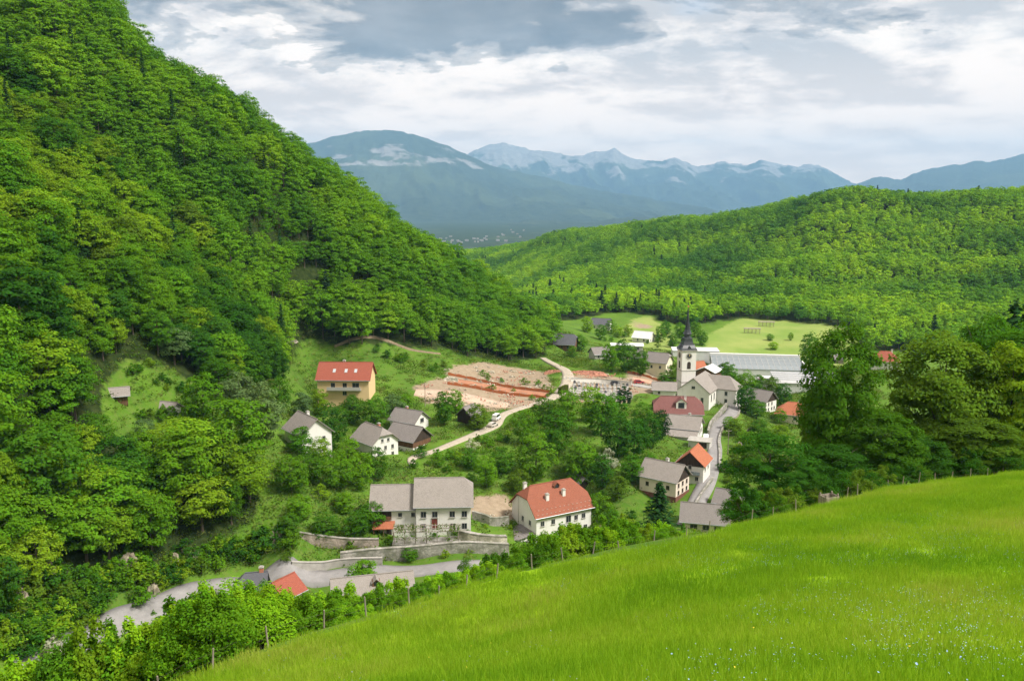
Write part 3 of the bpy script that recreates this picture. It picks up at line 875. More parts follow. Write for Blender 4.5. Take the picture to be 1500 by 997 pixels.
def far_town():
    mb = MB()
    for cx, cy, n, s in ((665, 353, 10, 40), (700, 350, 16, 45), (745, 343, 8, 50)):
        for k in range(n):
            p = Wz(cx + random.gauss(0, s * .45), cy + random.gauss(0, 5), -124)
            if not 1800 < p[1] < 8000: continue
            w, l, h = random.uniform(7, 14), random.uniform(9, 22), random.uniform(6, 10)
            mb.box(p[0] - l / 2, p[0] + l / 2, p[1] - w / 2, p[1] + w / 2, -130, -124 + h)
    o = mb.build('far_town', m_plain('town_grey', (.3, .29, .28)))
    tag(o, 'pale specks of distant towns on the valley plain', 'town', kind='stuff')


far_town()


# ------------------------------------------------------------------ building parts
WCACHE = {}


def window(parent, face, s, z, w, h, L, Wd, frame=None):
    frame = frame or FRAME_W
    key = (round(w, 2), round(h, 2), frame.name)
    if key not in WCACHE:
        f = MB(); b = 0.06
        f.box(-w / 2 - b, -w / 2, -.09, .0, -h / 2 - b, h / 2 + b).box(w / 2, w / 2 + b, -.09, .0, -h / 2 - b, h / 2 + b)
        f.box(-w / 2, w / 2, -.085, .0, h / 2, h / 2 + b).box(-w / 2, w / 2, -.085, .0, -h / 2 - b, -h / 2).box(-.025, .025, -.07, .0, -h / 2, h / 2)
        p = MB().box(-w / 2, w / 2, -.03, .005, -h / 2, h / 2)
        sl = MB().box(-w / 2 - .15, w / 2 + .15, -.2, -.0, -h / 2 - b - .1, -h / 2 - b - .003)
        WCACHE[key] = (f.mesh('window', frame), p.mesh('pane', GLASS), sl.mesh('sill', CONC))
    a, b, c = WCACHE[key]
    loc, rz = {'F': ((s, -Wd / 2, z), 0), 'B': ((s, Wd / 2, z), math.pi), 'R': ((L / 2, s, z), math.pi / 2), 'L': ((-L / 2, s, z), -math.pi / 2)}[face]
    o = obj('window', a, parent, loc, rz)
    obj('pane', b, o); obj('sill', c, o)
    return o


def door(parent, face, s, z, w, h, mat, L, Wd):
    loc, rz = {'F': ((s, -Wd / 2, z), 0), 'R': ((L / 2, s, z), math.pi / 2), 'L': ((-L / 2, s, z), -math.pi / 2)}[face]
    o = MB().box(-w / 2, w / 2, -.06, .02, 0, h).build('door', mat, parent, loc, rz)
    MB().box(-w / 2 - .14, -w / 2, -.1, .0, 0, h + .14).box(w / 2, w / 2 + .14, -.1, .0, 0, h + .14).box(-w / 2, w / 2, -.1, .0, h, h + .14).build('frame', CONC, o)
    return o


def roof_polys(L, Wd, H, Rr, hip, ov):
    sl = Rr / (Wd / 2)
    ye, ze, zr, xe = Wd / 2 + ov, H - ov * sl, H + Rr, L / 2 + ov
    out = {}
    pts = {}
    for s, h in ((-1, hip[0]), (1, hip[1])):
        if h > 0:
            out[s] = dict(hs=(s * xe, h * ye, zr - (zr - ze) * h), ap=(s * (xe - h * ye * .85), 0, zr))
        else:
            out[s] = dict(hs=None, ap=(s * xe, 0, zr))
    polys = []
    for sy in (-1, 1):
        p = [(-xe, sy * ye, ze), (xe, sy * ye, ze)]
        if out[1]['hs'] and hip[1] < .999: p.append((xe, sy * out[1]['hs'][1], out[1]['hs'][2]))
        p.append(out[1]['ap']); p.append(out[-1]['ap'])
        if out[-1]['hs'] and hip[0] < .999: p.append((-xe, sy * out[-1]['hs'][1], out[-1]['hs'][2]))
        polys.append(p if sy < 0 else p[::-1])
    for s in (-1, 1):
        if out[s]['hs']:
            q = out[s]['hs']
            t = [(q[0], -q[1], q[2]), (q[0], q[1], q[2]), out[s]['ap']]
            polys.append(t if s > 0 else t[::-1])
    return polys


def end_poly(Wd, H, Rr, h, z0):
    """outline of an end wall: (y, z)"""
    if h > 0:
        yh = Wd / 2 * h; zh = H + Rr * (1 - h) - .16
        return [(-Wd / 2, z0), (Wd / 2, z0), (Wd / 2, H - .14), (yh, zh), (-yh, zh), (-Wd / 2, H - .14)]
    return [(-Wd / 2, z0), (Wd / 2, z0), (Wd / 2, H - .14), (0, H + Rr - .16), (-Wd / 2, H - .14)]


def wall_mesh(L, Wd, H, Rr, hip, z0):
    a, b = end_poly(Wd, H, Rr, hip[0], z0), end_poly(Wd, H, Rr, hip[1], z0)
    mb = MB()
    va = [(-L / 2, y, z) for y, z in a]; vb = [(L / 2, y, z) for y, z in b]
    na, nb = len(va), len(vb)
    fs = [tuple(range(na))[::-1], tuple(na + i for i in range(nb)), (0, 1, na + 1, na), (1, 2, na + 2, na + 1)]
    fs.append((na - 1, 0, na, na + nb - 1))
    mb.add(va + vb, fs)
    return mb


def chimney(parent, x, y, L, Wd, H, Rr, brick):
    sl = Rr / (Wd / 2)
    zr = H + Rr - abs(y) * sl
    top = max(zr + 1.0, H + Rr + .35) if abs(y) < Wd * .2 else zr + 1.25
    o = MB().box(-.4, .4, -.35, .35, zr - .6, top).build('chimney', BRICK if brick else PL_WHITE, parent, (x, y, 0))
    MB().box(-.5, .5, -.45, .45, top + .002, top + .14).box(-.3, .3, -.25, .25, top + .141, top + .32).build('cap', CONC, o)


def dormer(parent, x, y, w, L, Wd, H, Rr, roofmat, wallmat):
    """small gabled dormer on the front slope"""
    sl = Rr / (Wd / 2)
    zf = H + Rr - abs(y) * sl
    hh = w * .62
    depth = (hh + w * .4) / sl
    d = MB().prism([(-w / 2, zf - .3), (w / 2, zf - .3), (w / 2, zf + hh), (0, zf + hh + w * .36), (-w / 2, zf + hh)], 'y', y, y + depth).build('dormer', wallmat, parent, (x, 0, 0))
    zt, ze = zf + hh + w * .42, zf + hh - .12
    MB().slab([[(-w * .65, y - .25, ze - .1), (0, y - .25, zt), (0, y + depth, zt), (-w * .65, y + depth, ze - .1)][::-1], [(w * .65, y - .25, ze - .1), (0, y - .25, zt), (0, y + depth, zt), (w * .65, y + depth, ze - .1)]], .12).build('roof', roofmat, d)
    MB().box(-w * .3, w * .3, y - .03, y + .02, zf + .15, zf + hh - .02).build('pane', GLASS, d)


def house(h):
    L, Wd, H, Rr, hip = h['L'], h['W'], h['H'], h['R'], h['hip']
    p = h['p']
    root = empty(h['n'], (p[0], p[1], h['z']), R(h['a']))
    cat = 'hut' if 'hut' in h['n'] else 'barn' if 'barn' in h['n'] else 'shed' if 'shed' in h['n'] and h['n'] != 'long_shed' else 'carport' if h['n'] == 'carport' else 'house'
    tag(root, h['lab'], cat)
    ov = .35 if h['n'] == 'carport' else .65
    wall_mesh(L, Wd, H, Rr, hip, -3.5).build('wall', h['wall'], root)
    rf = MB().slab(roof_polys(L, Wd, H, Rr, hip, ov), .24).build('roof', h['roof'], root)
    # ridge tiles and gutters
    pol = roof_polys(L, Wd, H, Rr, hip, ov)
    xs = [q[0] for q in pol[0] if abs(q[1]) < 1e-6]
    if len(xs) >= 2 and Rr > 1:
        MB().tube([(min(xs) + .05, 0, H + Rr + .02), (max(xs) - .05, 0, H + Rr + .02)], [.13, .13], 6).build('ridge_cap', h['roof'], rf)
        ze = H - ov * Rr / (Wd / 2)
        for sy in (-1, 1):
            MB().tube([(-L / 2 - ov, sy * (Wd / 2 + ov + .07), ze - .1), (L / 2 + ov, sy * (Wd / 2 + ov + .07), ze - .1)], [.08, .08], 6).build('gutter', ZINC, rf)
    fr = FRAME_B if h['wall'] in (WOOD_BR, WOOD_DK, PL_PINK) else FRAME_W
    for w in h['win']:
        window(root, *w, L, Wd, fr)
    for dd in h.get('door', []):
        door(root, *dd, L, Wd)
    for (x, y) in h['ch']:
        chimney(root, x, y, L, Wd, H, Rr, h.get('brick'))
    for s in h.get('gable', ()):
        sx = 1 if s == 'R' else -1
        hp = hip[1] if s == 'R' else hip[0]
        poly = end_poly(Wd, H, Rr, hp, H - .9)
        MB().prism(poly, 'x', sx * (L / 2 + .005), sx * (L / 2 + .07)).build('gable_boards', WOOD_DK, root)
    if h.get('plinth'):
        q = h['plinth']
        MB().box(-L / 2 - .12, L / 2 + .12, -Wd / 2 - .12, Wd / 2 + .12, -3.4, q).build('plinth', PL_WHITE, root)
    if h.get('lower'):
        q = h['lower']
        MB().box(-L / 2 - .1, L / 2 + .1, -Wd / 2 - .1, Wd / 2 + .1, -3.4, q).build('plinth', m_plain('brown_red_base', (0.17, 0.075, 0.055), .9, .3), root)
    for (x, y) in h.get('dorm', []):
        dormer(root, x, y, 1.5, L, Wd, H, Rr, h['roof'], WOOD_BR)
    if h.get('bigdorm'):
        dormer(root, h['bigdorm'] - 1.0, -4.6, 3.6, L, Wd, H, Rr, h['roof'], PL_WHITE)
    if h.get('guards'):
        sl = Rr / (Wd / 2)
        me = MB().box(-.2, .2, -.05, .05, 0, .14).mesh('snow_guard', m_plain('pale_guard', (0.45, 0.30, 0.24), .8))
        for r_, y in enumerate((-Wd / 2 - .15, -Wd / 2 + .75)):
            for k in range(13):
                x = -L / 2 + .4 + (k + .5 * r_) * 1.22
                if x < L / 2: obj('snow_guard', me, rf, (x, y, H + Rr + y * sl + .02))
    if h.get('sky'):
        sl = Rr / (Wd / 2)
        for x, f in h['sky']:
            y = -Wd / 2 * f
            z = H + Rr + y * sl
            o = MB().add([(x - .5, y - .6, z - .6 * sl + .1), (x + .5, y - .6, z - .6 * sl + .1), (x + .5, y + .6, z + .6 * sl + .1), (x - .5, y + .6, z + .6 * sl + .1)], [(0, 1, 2, 3)]).build('skylight', FRAME_W, rf)
            MB().add([(x - .38, y - .48, z - .48 * sl + .13), (x + .38, y - .48, z - .48 * sl + .13), (x + .38, y + .48, z + .48 * sl + .13), (x - .38, y + .48, z + .48 * sl + .13)], [(0, 1, 2, 3)]).build('skylight_pane', m_plain('sky_pane', (.45, .47, .5), .15), rf)
    if h.get('balc'):
        x0, x1, z = h['balc']
        b = MB().box(x0 - 3, x1, -Wd / 2 - 1.5, -Wd / 2 - .02, z - .2, z).build('balcony', CONC, root)
        MB().box(x0 - 3, x1, -Wd / 2 - 1.5, -Wd / 2 - 1.42, z + .003, z + 1.0).build('railing', FRAME_W, b)
    if h.get('lbalc'):
        b = MB().box(-L / 2 - 1.0, -L / 2 - .02, -3.0, 3.2, 2.6, 2.75).build('balcony', WOOD_GREY, root)
        MB().box(-L / 2 - 1.0, -L / 2 - .94, -3.0, 3.2, 2.753, 3.7).build('railing', m_boards('blue_grey_boards', (0.26, 0.30, 0.33)), b)
    if h.get('lean'):
        sl = .3
        MB().slab([[(-L / 2 + .5, -Wd / 2 - 4.4, 1.9), (L / 2 + .3, -Wd / 2 - 4.4, 1.9), (L / 2 + .3, -Wd / 2 - .05, 3.35), (-L / 2 + .5, -Wd / 2 - .05, 3.35)]], .2).build('lean_to_roof', h['roof'], root)
        MB().box(-L / 2 + .9, L / 2, -Wd / 2 - 4.0, -Wd / 2 - .03, -3.2, 1.75).build('lean_to_wall', PL_GREY, root)
    if h.get('gallery'):
        x, z, w, hh = h['gallery']
        g = MB().box(x - w / 2, x + w / 2, -Wd / 2 - .06, -Wd / 2 + .02, z, z + hh).build('gallery_opening', WOOD_DK, root)
        MB().box(x - w / 2, x + w / 2, -Wd / 2 - .35, -Wd / 2 - .065, z - .15, z + .55).build('railing', WOOD_BR, root)
        # porch with a small orange roof
        MB().slab([[(-5.0, -Wd / 2 - 2.2, 2.3), (0.0, -Wd / 2 - 2.2, 2.3), (0.0, -Wd / 2 - .02, 3.4), (-5.0, -Wd / 2 - .02, 3.4)]], .16).build('porch_roof', RF_ORANGE, root)
        for px_ in (-4.7, -2.5, -.3):
            MB().box(px_ - .09, px_ + .09, -Wd / 2 - 2.0, -Wd / 2 - 1.82, -3, 2.25).build('porch_post', WOOD_BR, root)
        door(root, 'F', -1.4, 0.0, 1.1, 2.0, WOOD_DK, L, Wd)
    h['root'] = root
    return root


for h in HOUSES:
    house(h)


# lean-to with grey roof at the manor
def manor_annex():
    h = next(q for q in HOUSES if q['n'] == 'manor_house')
    r = h['root']
    L, Wd = h['L'], h['W']
    MB().box(-L / 2 - 5.0, -L / 2 - .02, -5.2, 1.2, -3, 2.4).build('annex_wall', PL_WHITE, r)
    MB().slab([[(-L / 2 - 5.5, -5.6, 2.55), (-L / 2 - .03, -5.6, 3.4), (-L / 2 - .03, 1.6, 3.4), (-L / 2 - 5.5, 1.6, 2.55)]], .2).build('annex_roof', RF_GREY2, r)
    MB().box(-L / 2 - 3.4, -L / 2 - 2.2, -5.27, -5.19, -.5, 1.8).build('annex_door', WOOD_DK, r)
    MB().box(-L / 2 - 1.5, -L / 2 - .8, -5.25, -5.19, .8, 1.7).build('annex_window', GLASS, r)


manor_annex()


# ------------------------------------------------------------------ church
def church():
    z = CHURCH_Z
    root = empty('church', (CHURCH_P[0], CHURCH_P[1], z), R(62))
    tag(root, 'white parish church with grey roof and tall tower with black pointed spire', 'church')
    L, Wd, H, Rr = 19.0, 12.6, 7.2, CHURCH_P[2] - z - 7.2
    wall_mesh(L, Wd, H, Rr, (0, .5), -4).build('nave_wall', PL_WHITE, root)
    MB().slab(roof_polys(L, Wd, H, Rr, (0, .5), .55), .25).build('nave_roof', RF_GREY, root)
    window(root, 'L', 0.0, H + 1.2, 1.3, 1.0, L, Wd)
    for y in (-3.6, 3.6):
        window(root, 'L', y, 3.6, 1.0, 2.2, L, Wd)
    for x in (-6, -2):
        window(root, 'F', x, 4.2, 1.1, 2.6, L, Wd)
    # side chapel on the right with its own hipped roof
    cw, cl, ch, cr = 9.0, 7.6, 7.0, 4.6
    c = MB().box(1.6, 1.6 + cw, -Wd / 2 - cl, -Wd / 2 + .5, -4, ch - .1).build('chapel_wall', PL_WHITE, root)
    ex0, ex1, ey0, zc = 1.6 - .5, 1.6 + cw + .5, -Wd / 2 - cl - .5, ch - .4
    xm = (ex0 + ex1) / 2
    apex = (xm, ey0 + 4.2, zc + cr)
    back = (xm, -1.2, zc + cr)
    MB().slab([[(ex0, ey0, zc), (ex1, ey0, zc), apex], [(ex0, -2.0, zc), (ex0, ey0, zc), apex, back], [(ex1, ey0, zc), (ex1, -2.0, zc), back, apex]], .25).build('chapel_roof', RF_GREY, root)
    for zz in (1.9, 4.9):
        o = window(root, 'F', xm, zz, 1.0, 1.5, L, 2 * (Wd / 2 + cl))
        o = window(root, 'L', -Wd / 2 - cl * .5, zz, 1.0, 1.5, -2 * 1.6, Wd)
    # tower
    tx, ty = TOWER_P[0] - CHURCH_P[0], TOWER_P[1] - CHURCH_P[1]
    ca, sa = math.cos(-R(62)), math.sin(-R(62))
    lx, ly = tx * ca - ty * sa, tx * sa + ty * ca
    T = empty('tower', (lx, ly, 0), R(-62 + 8)); T.parent = root
    TH_, s = 21.5, 2.9
    MB().box(-s, s, -s, s, -4, TH_).build('tower_wall', PL_WHITE, T)
    for zz in (9.0, 13.6):
        MB().box(-s - .12, s + .12, -s - .12, s + .12, zz, zz + .25).build('string_course', CONC, T)
    MB().box(-s - .3, s + .3, -s - .3, s + .3, TH_ + .003, TH_ + .45).build('cornice', CONC, T)
    me_b = MB().prism([(-.75, 0), (.75, 0), (.75, 2.2), (.5, 2.75), (0, 3.0), (-.5, 2.75), (-.75, 2.2)], 'y', -.05, .03).mesh('belfry_opening', WOOD_DK)
    me_f = MB().lathe([(1.25, 0), (1.25, .12)], 20).mesh('clock_face', m_plain('clock_black', (.05, .05, .055), .5))
    me_r = MB()
    for k in range(24):
        a0, a1 = 2 * math.pi * k / 24, 2 * math.pi * (k + 1) / 24
        me_r.add([(r * math.cos(a), r * math.sin(a), zz) for a in (a0, a1) for r, zz in ((1.0, .13), (1.2, .13), (1.2, .16), (1.0, .16))], [(0, 1, 5, 4), (1, 2, 6, 5), (2, 3, 7, 6), (3, 0, 4, 7)])
    me_r = me_r.mesh('numeral_ring', m_plain('pale_ring', (.6, .57, .5), .5))
    me_h = MB().add([(-.06, -.15, .17), (.06, -.15, .17), (.05, .9, .17), (-.05, .9, .17), (-.06, -.1, .18), (.55, .42, .18), (.48, .52, .18)], [(0, 1, 2, 3), (4, 5, 6)]).mesh('clock_hands', m_plain('gilt', (.75, .55, .2), .4))
    for k in range(4):
        a = k * math.pi / 2
        dx, dy = math.sin(a), -math.cos(a)
        obj('belfry_opening', me_b, T, (dx * s, dy * s, 14.4), a)
        f = obj('clock_face', me_f, T, (dx * s, dy * s, 19.6)); f.rotation_euler = (R(90), 0, a)
        obj('numeral_ring', me_r, f); obj('clock_hands', me_h, f)
    sp = MB().lathe([(3.25, TH_ + .46), (2.9, TH_ + 1.2), (2.2, TH_ + 2.3), (1.75, TH_ + 3.6), (1.55, TH_ + 4.8), (1.45, TH_ + 5.1)], sq=True)
    sp.build('spire_base', BLACKMET, T)
    # gablets on the spire base
    me_g = MB().prism([(-1.2, 0), (1.2, 0), (0, 1.7)], 'y', -.1, 1.6).mesh('gablet', BLACKMET)
    for k in range(4):
        a = k * math.pi / 2
        obj('gablet', me_g, T, (math.sin(a) * 2.95, -math.cos(a) * 2.95, TH_ + .5), a)
    MB().lathe([(1.25, TH_ + 5.1), (1.25, TH_ + 6.6)], 8).build('lantern', m_plain('lantern_dark', (.07, .075, .085), .5), T)
    MB().lathe([(1.75, TH_ + 6.6), (1.5, TH_ + 7.1), (1.1, TH_ + 8.3), (.62, TH_ + 11.5), (.28, TH_ + 15.2), (.05, TH_ + 17.2)], 8).build('spire', BLACKMET, T)
    MB().lathe([(.05, TH_ + 17.0), (.28, TH_ + 17.25), (.32, TH_ + 17.5), (.2, TH_ + 17.75), (.04, TH_ + 17.9)], 8).build('ball', m_plain('copper_ball', (.55, .22, .08), .4, .1), T)
    MB().box(-.06, .06, -.06, .06, TH_ + 17.8, TH_ + 19.2).box(-.4, .4, -.055, .055, TH_ + 18.5, TH_ + 18.62).build('cross', BLACKMET, T)


church()


# ------------------------------------------------------------------ factory halls
def halls():
    p = W(1018, 512, 470)
    r = empty('white_factory_block', (p[0], p[1], -5), R(-6))
    tag(r, 'plain white flat roofed factory block behind the church tower', 'factory')
    MB().box(-12.4, 12.4, -6, 6, -3, p[2] + 5).build('wall', m_plaster('hall_white', (.66, .66, .65)), r)
    MB().box(-12.6, 12.6, -6.2, 6.2, p[2] + 5.003, p[2] + 5.4).build('roof', RF_WHITE, r)
    p = W(1108, 531, 448)
    r = empty('glass_roofed_hall', (p[0], p[1], -9), R(-9))
    tag(r, 'long factory hall with grey-blue glazed roof and white parapet', 'factory')
    zt = p[2] + 9
    MB().box(-23, 23, -11, 10.9, -3, zt - 1.6).build('wall', m_plaster('hall_white', (.66, .66, .65)), r)
    gl = m_plain('wired_glass_roof', (.20, .225, .235), .45, .25, .25, .5)
    ribm = FRAME_W
    me = MB().slab([[(-1.42, -11.2, zt - 1.5), (1.42, -11.2, zt - 1.5), (1.42, 8.8, zt + 1.9), (-1.42, 8.8, zt + 1.9)]], .12).mesh('roof_panel', gl)
    rb = MB().slab([[(-.07, -11.25, zt - 1.42), (.07, -11.25, zt - 1.42), (.07, 8.85, zt + 1.98), (-.07, 8.85, zt + 1.98)]], .16).mesh('roof_bar', ribm)
    for k in range(16):
        obj('roof_panel', me, r, (-21.56 + k * 2.875, 0, 0))
        obj('roof_bar', rb, r, (-23.0 + k * 2.875, 0, 0))
    MB().box(-23.4, 23.4, 8.9, 10.9, zt - 1.5, zt + 2.9).box(23.0, 23.5, -11.5, 8.8, zt - 3, zt + 1.2).build('parapet', m_plaster('hall_white', (.66, .66, .65)), r)
    p = W(1175, 553, 405)
    r = empty('sawtooth_hall', (p[0], p[1], -7), R(-8))
    tag(r, 'pale factory hall with ribbed grey roof in front of the glazed hall', 'factory')
    zt = p[2] + 7
    MB().box(-13, 16, -9, 9, -3, zt - 1.0).build('wall', m_plaster('hall_white', (.66, .66, .65)), r)
    sh = m_plain('light_sheet_roof', (.40, .40, .40), .5, .15, .4)
    me = MB().slab([[(-13.3, -1.9, -.1), (16.3, -1.9, -.1), (16.3, 1.9, .75), (-13.3, 1.9, .75)]], .15).mesh('roof_panel', sh)
    rb = MB().box(-13.3, 16.3, -.12, .12, -.1, .95).mesh('rooflight_band', m_plain('rooflight', (.35, .37, .40), .3))
    for k in range(5):
        obj('roof_panel', me, r, (0, -7.6 + k * 3.8, zt - .8 + k * .22))
        obj('rooflight_band', rb, r, (0, -5.6 + k * 3.8, zt - .75 + k * .22))
    p = W(1128, 553, 420)
    r = empty('loading_shed', (p[0], p[1], -7), R(-8))
    tag(r, 'small brick and concrete shed between the factory halls and trees', 'shed')
    MB().box(-6, 5, -3, 3, -2, p[2] + 7).build('wall', PL_GREY, r)
    MB().box(-6.3, 5.3, -3.3, 3.3, p[2] + 7.003, p[2] + 7.3).build('roof', RF_WHITE, r)
    MB().box(-6.0, -2.5, -3.06, -3.003, 3.5, p[2] + 6.6).build('brick_panel', BRICK, r)


halls()


# ------------------------------------------------------------------ lanes, walls, terraces
def smooth_path(pts, n=8):
    P = np.array(pts, float)
    out = []
    for i in range(len(P) - 1):
        p0, p1, p2, p3 = P[max(i - 1, 0)], P[i], P[i + 1], P[min(i + 2, len(P) - 1)]
        for t in np.linspace(0, 1, n, endpoint=False):
            out.append(0.5 * (2 * p1 + (p2 - p0) * t + (2 * p0 - 5 * p1 + 4 * p2 - p3) * t * t + (3 * p1 - p0 - 3 * p2 + p3) * t ** 3))
    out.append(P[-1])
    return np.array(out)


def ribbon(name, pts, width, mat, lift=0.3, label=None, kind='structure', n=8):
    Q = smooth_path([p[:2] for p in pts], n)
    wd = np.interp(np.linspace(0, 1, len(Q)), np.linspace(0, 1, len(pts)), width if isinstance(width, (list, tuple)) else [width] * len(pts))
    T = np.gradient(Q, axis=0); T /= np.linalg.norm(T, axis=1)[:, None]
    Nn = np.c_[-T[:, 1], T[:, 0]]
    ks = np.linspace(-1, 1, 5)
    rows = []
    zc = G(Q[:, 0], Q[:, 1])
    for i in range(3): zc = np.convolve(np.pad(zc, 2, mode='edge'), np.ones(5) / 5, 'valid')
    for k in ks:
        p = Q + Nn * (wd[:, None] / 2 * k)
        g = G(p[:, 0], p[:, 1])
        rows.append(np.c_[p, np.maximum(zc * .7 + g * .3, g) + lift])
    for s in (0, -1):
        r = rows[s].copy(); r[:, 2] -= 2.0
        rows = [r] + rows if s == 0 else rows + [r]
    Pn = np.array(rows)
    m, c = Pn.shape[0], Pn.shape[1]
    i = (np.arange(m - 1)[:, None] * c + np.arange(c - 1)[None, :]).ravel()
    me = mesh_np(name, Pn.reshape(-1, 3), np.c_[i, i + 1, i + c + 1, i + c][:, ::-1], mat)
    o = obj(name, me)
    if kind: o['kind'] = kind
    if label: o['label'] = label
    return o


ASPH = m_plain('worn_asphalt', (0.235, 0.225, 0.22), 0.9, 0.16, 0.5)
GRAV = m_plain('pale_gravel', (0.38, 0.33, 0.26), 0.95, 0.2, 0.8)
YARD = m_plain('yard_gravel', (0.33, 0.315, 0.29), 0.95, 0.15, 0.5)
w_ = lambda L_: [W(*q) for q in L_]
ribbon('road', w_([(1004, 770, 205), (1022, 735, 222), (1038, 700, 240), (1047, 665, 262), (1046, 640, 284), (1053, 615, 308), (1072, 600, 324), (1074, 588, 342), (1050, 582, 352)]), [4.6, 4.6, 4.6, 4.4, 4.4, 4.4, 4.6, 5, 5], ASPH)
ribbon('road', w_([(20, 985, 139), (80, 955, 146), (165, 915, 158), (235, 890, 166), (300, 868, 174), (380, 855, 178), (450, 850, 180), (560, 842, 181), (650, 838, 180), (740, 832, 183), (800, 822, 190)]), 5.4, ASPH)
ribbon('path', w_([(604, 690, 236), (606, 672, 242), (640, 662, 249), (690, 640, 262), (724, 622, 276), (740, 606, 290), (790, 590, 308), (822, 572, 328), (832, 550, 356), (815, 535, 388), (795, 525, 408)]), [2, 2.4, 2.4, 2.6, 4, 3, 3.2, 5, 4.5, 3.2, 3], GRAV)
ribbon('path', w_([(826, 556, 350), (870, 562, 350), (915, 562, 348), (955, 566, 340)]), [4, 5, 5, 4], YARD)
ribbon('pavement', w_([(836, 578, 334), (880, 582, 331), (926, 584, 330)]), [9, 10, 9], YARD, 0.35)
ribbon('path', w_([(490, 508, 350), (540, 510, 354), (600, 517, 356), (645, 521, 362)]), [1, 1.8, 1.6, .8], m_plain('bare_bank', (.20, .155, .10), .95, .4, .9), .25)
ribbon('path', w_([(866, 508, 432), (905, 516, 425), (925, 522, 415)]), 3, GRAV)


def wall_along(name, pts, h, th, mat, label, cat='wall', drop=3.0, group=None, zoff=0.0):
    Q = smooth_path([p[:2] for p in pts], 6)
    T = np.gradient(Q, axis=0); T /= np.linalg.norm(T, axis=1)[:, None]
    Nn = np.c_[-T[:, 1], T[:, 0]]
    z = G(Q[:, 0], Q[:, 1]) + zoff
    for i in range(4): z = np.convolve(np.pad(z, 2, mode='edge'), np.ones(5) / 5, 'valid')
    rows = [np.c_[Q - Nn * th / 2, z - drop], np.c_[Q - Nn * th / 2, z + h], np.c_[Q + Nn * th / 2, z + h], np.c_[Q + Nn * th / 2, z - drop]]
    c = len(Q)
    Pn = np.array(rows).reshape(-1, 3)
    i = (np.arange(3)[:, None] * c + np.arange(c - 1)[None, :]).ravel()
    fs = [tuple(q) for q in np.c_[i, i + 1, i + c + 1, i + c]] + [(0, c, 2 * c, 3 * c), (c - 1, 4 * c - 1, 3 * c - 1, 2 * c - 1)]
    root = empty(name, (0, 0, 0))
    tag(root, label, cat, group)
    obj('masonry', mesh_np('masonry', Pn, fs, mat), root)
    cap = [np.c_[Q - Nn * (th / 2 + .08), z + h + .003], np.c_[Q - Nn * (th / 2 + .08), z + h + .14], np.c_[Q + Nn * (th / 2 + .08), z + h + .14], np.c_[Q + Nn * (th / 2 + .08), z + h + .003]]
    obj('coping', mesh_np('coping', np.array(cap).reshape(-1, 3), fs, CONC if mat is CONC else STONE), root)
    return root


wall_along('retaining_wall', w_([(498, 806, 184), (560, 806, 186), (640, 804, 187), (700, 805, 188), (745, 806, 190)]), 2.7, .8, STONE, 'tall grey stone retaining wall below the large farmhouse', drop=5)
wall_along('retaining_wall', w_([(428, 832, 180), (470, 826, 183), (500, 822, 184), (560, 820, 184)]), 1.6, .5, CONC, 'low pale concrete wall along the road at left', drop=4)
wall_along('retaining_wall', w_([(440, 806, 189), (500, 800, 190), (555, 800, 191)]), 2.0, .6, STONE_R, 'rose tinted stone wall left of the farmhouse terrace', drop=4)
wall_along('garden_wall', w_([(692, 748, 207), (712, 762, 206), (722, 765, 206), (745, 757, 209)]), 2.1, .5, STONE, 'angled grey garden wall between farmhouse and red roofed house')
wall_along('terrace_wall', w_([(672, 790, 194), (700, 797, 193), (742, 796, 195)]), 2.6, 1.0, STONE_P, 'bright cream stone bank between the two big houses', drop=4)
wall_along('road_wall', w_([(1054, 690, 247), (1054, 665, 262), (1053, 645, 280), (1062, 622, 303), (1081, 606, 320), (1084, 594, 336)]), .9, .4, STONE_R, 'low wall edging the outer side of the church lane')
wall_along('churchyard_wall', w_([(1037, 640, 287), (1042, 622, 303), (1056, 605, 320), (1064, 597, 330)]), 2.2, .5, STONE, 'grey wall curving between church and lane')
wall_along('cemetery_wall', w_([(832, 588, 322), (880, 592, 321), (926, 590, 324)]), 1.5, .4, CONC, 'long pale front wall of the cemetery', drop=3)
wall_along('cemetery_wall', w_([(836, 572, 345), (880, 570, 348), (925, 572, 344)]), 1.8, .4, PL_WHITE, 'white rear wall of the cemetery behind the graves')
wall_along('road_parapet', w_([(160, 926, 155), (225, 900, 162), (290, 878, 169)]), .55, .3, CONC, 'low pale parapet on the near side of the lower road', drop=2)
wall_along('lane_wall', w_([(1012, 752, 213), (1030, 726, 227), (1044, 705, 238)]), 1.0, .35, STONE, 'short dark wall splitting the lane near the low grey roof', zoff=.2)


def pergola():
    p = at(625, 785, 192)
    z = 7.7
    r = empty('pergola', (p[0], p[1], z), R(3))
    tag(r, 'vine covered wooden pergola on the terrace before the large farmhouse', 'pergola')
    MB().box(-7.6, 7.6, -1.6, 2.6, -5, -2.4).build('terrace', STONE, r)
    MB().box(-7.4, 7.4, -1.62, -1.603, -4.6, -2.8).build('cellar_shade', m_plain('cellar_shade_paint', (.10, .09, .08), .9), r)  # dark sheet across the terrace front, shade painted as colour
    me = MB().box(-.09, .09, -.09, .09, -2.4, .3).mesh('post', WOOD_GREY)
    for k in range(7):
        obj('post', me, r, (-7.2 + k * 2.4, -1.4, 0))
    bm = MB().box(-7.6, 7.6, -.07, .07, .303, .45).mesh('beam', WOOD_GREY)
    for y in (-1.4, .5, 2.4): obj('beam', bm, r, (0, y, 0))
    rf = MB().box(-.05, .05, -1.8, 2.7, .453, .56).mesh('rafter', WOOD_GREY)
    for k in range(20): obj('rafter', rf, r, (-7.4 + k * .78, 0, 0))
    return r


PERGOLA = pergola()


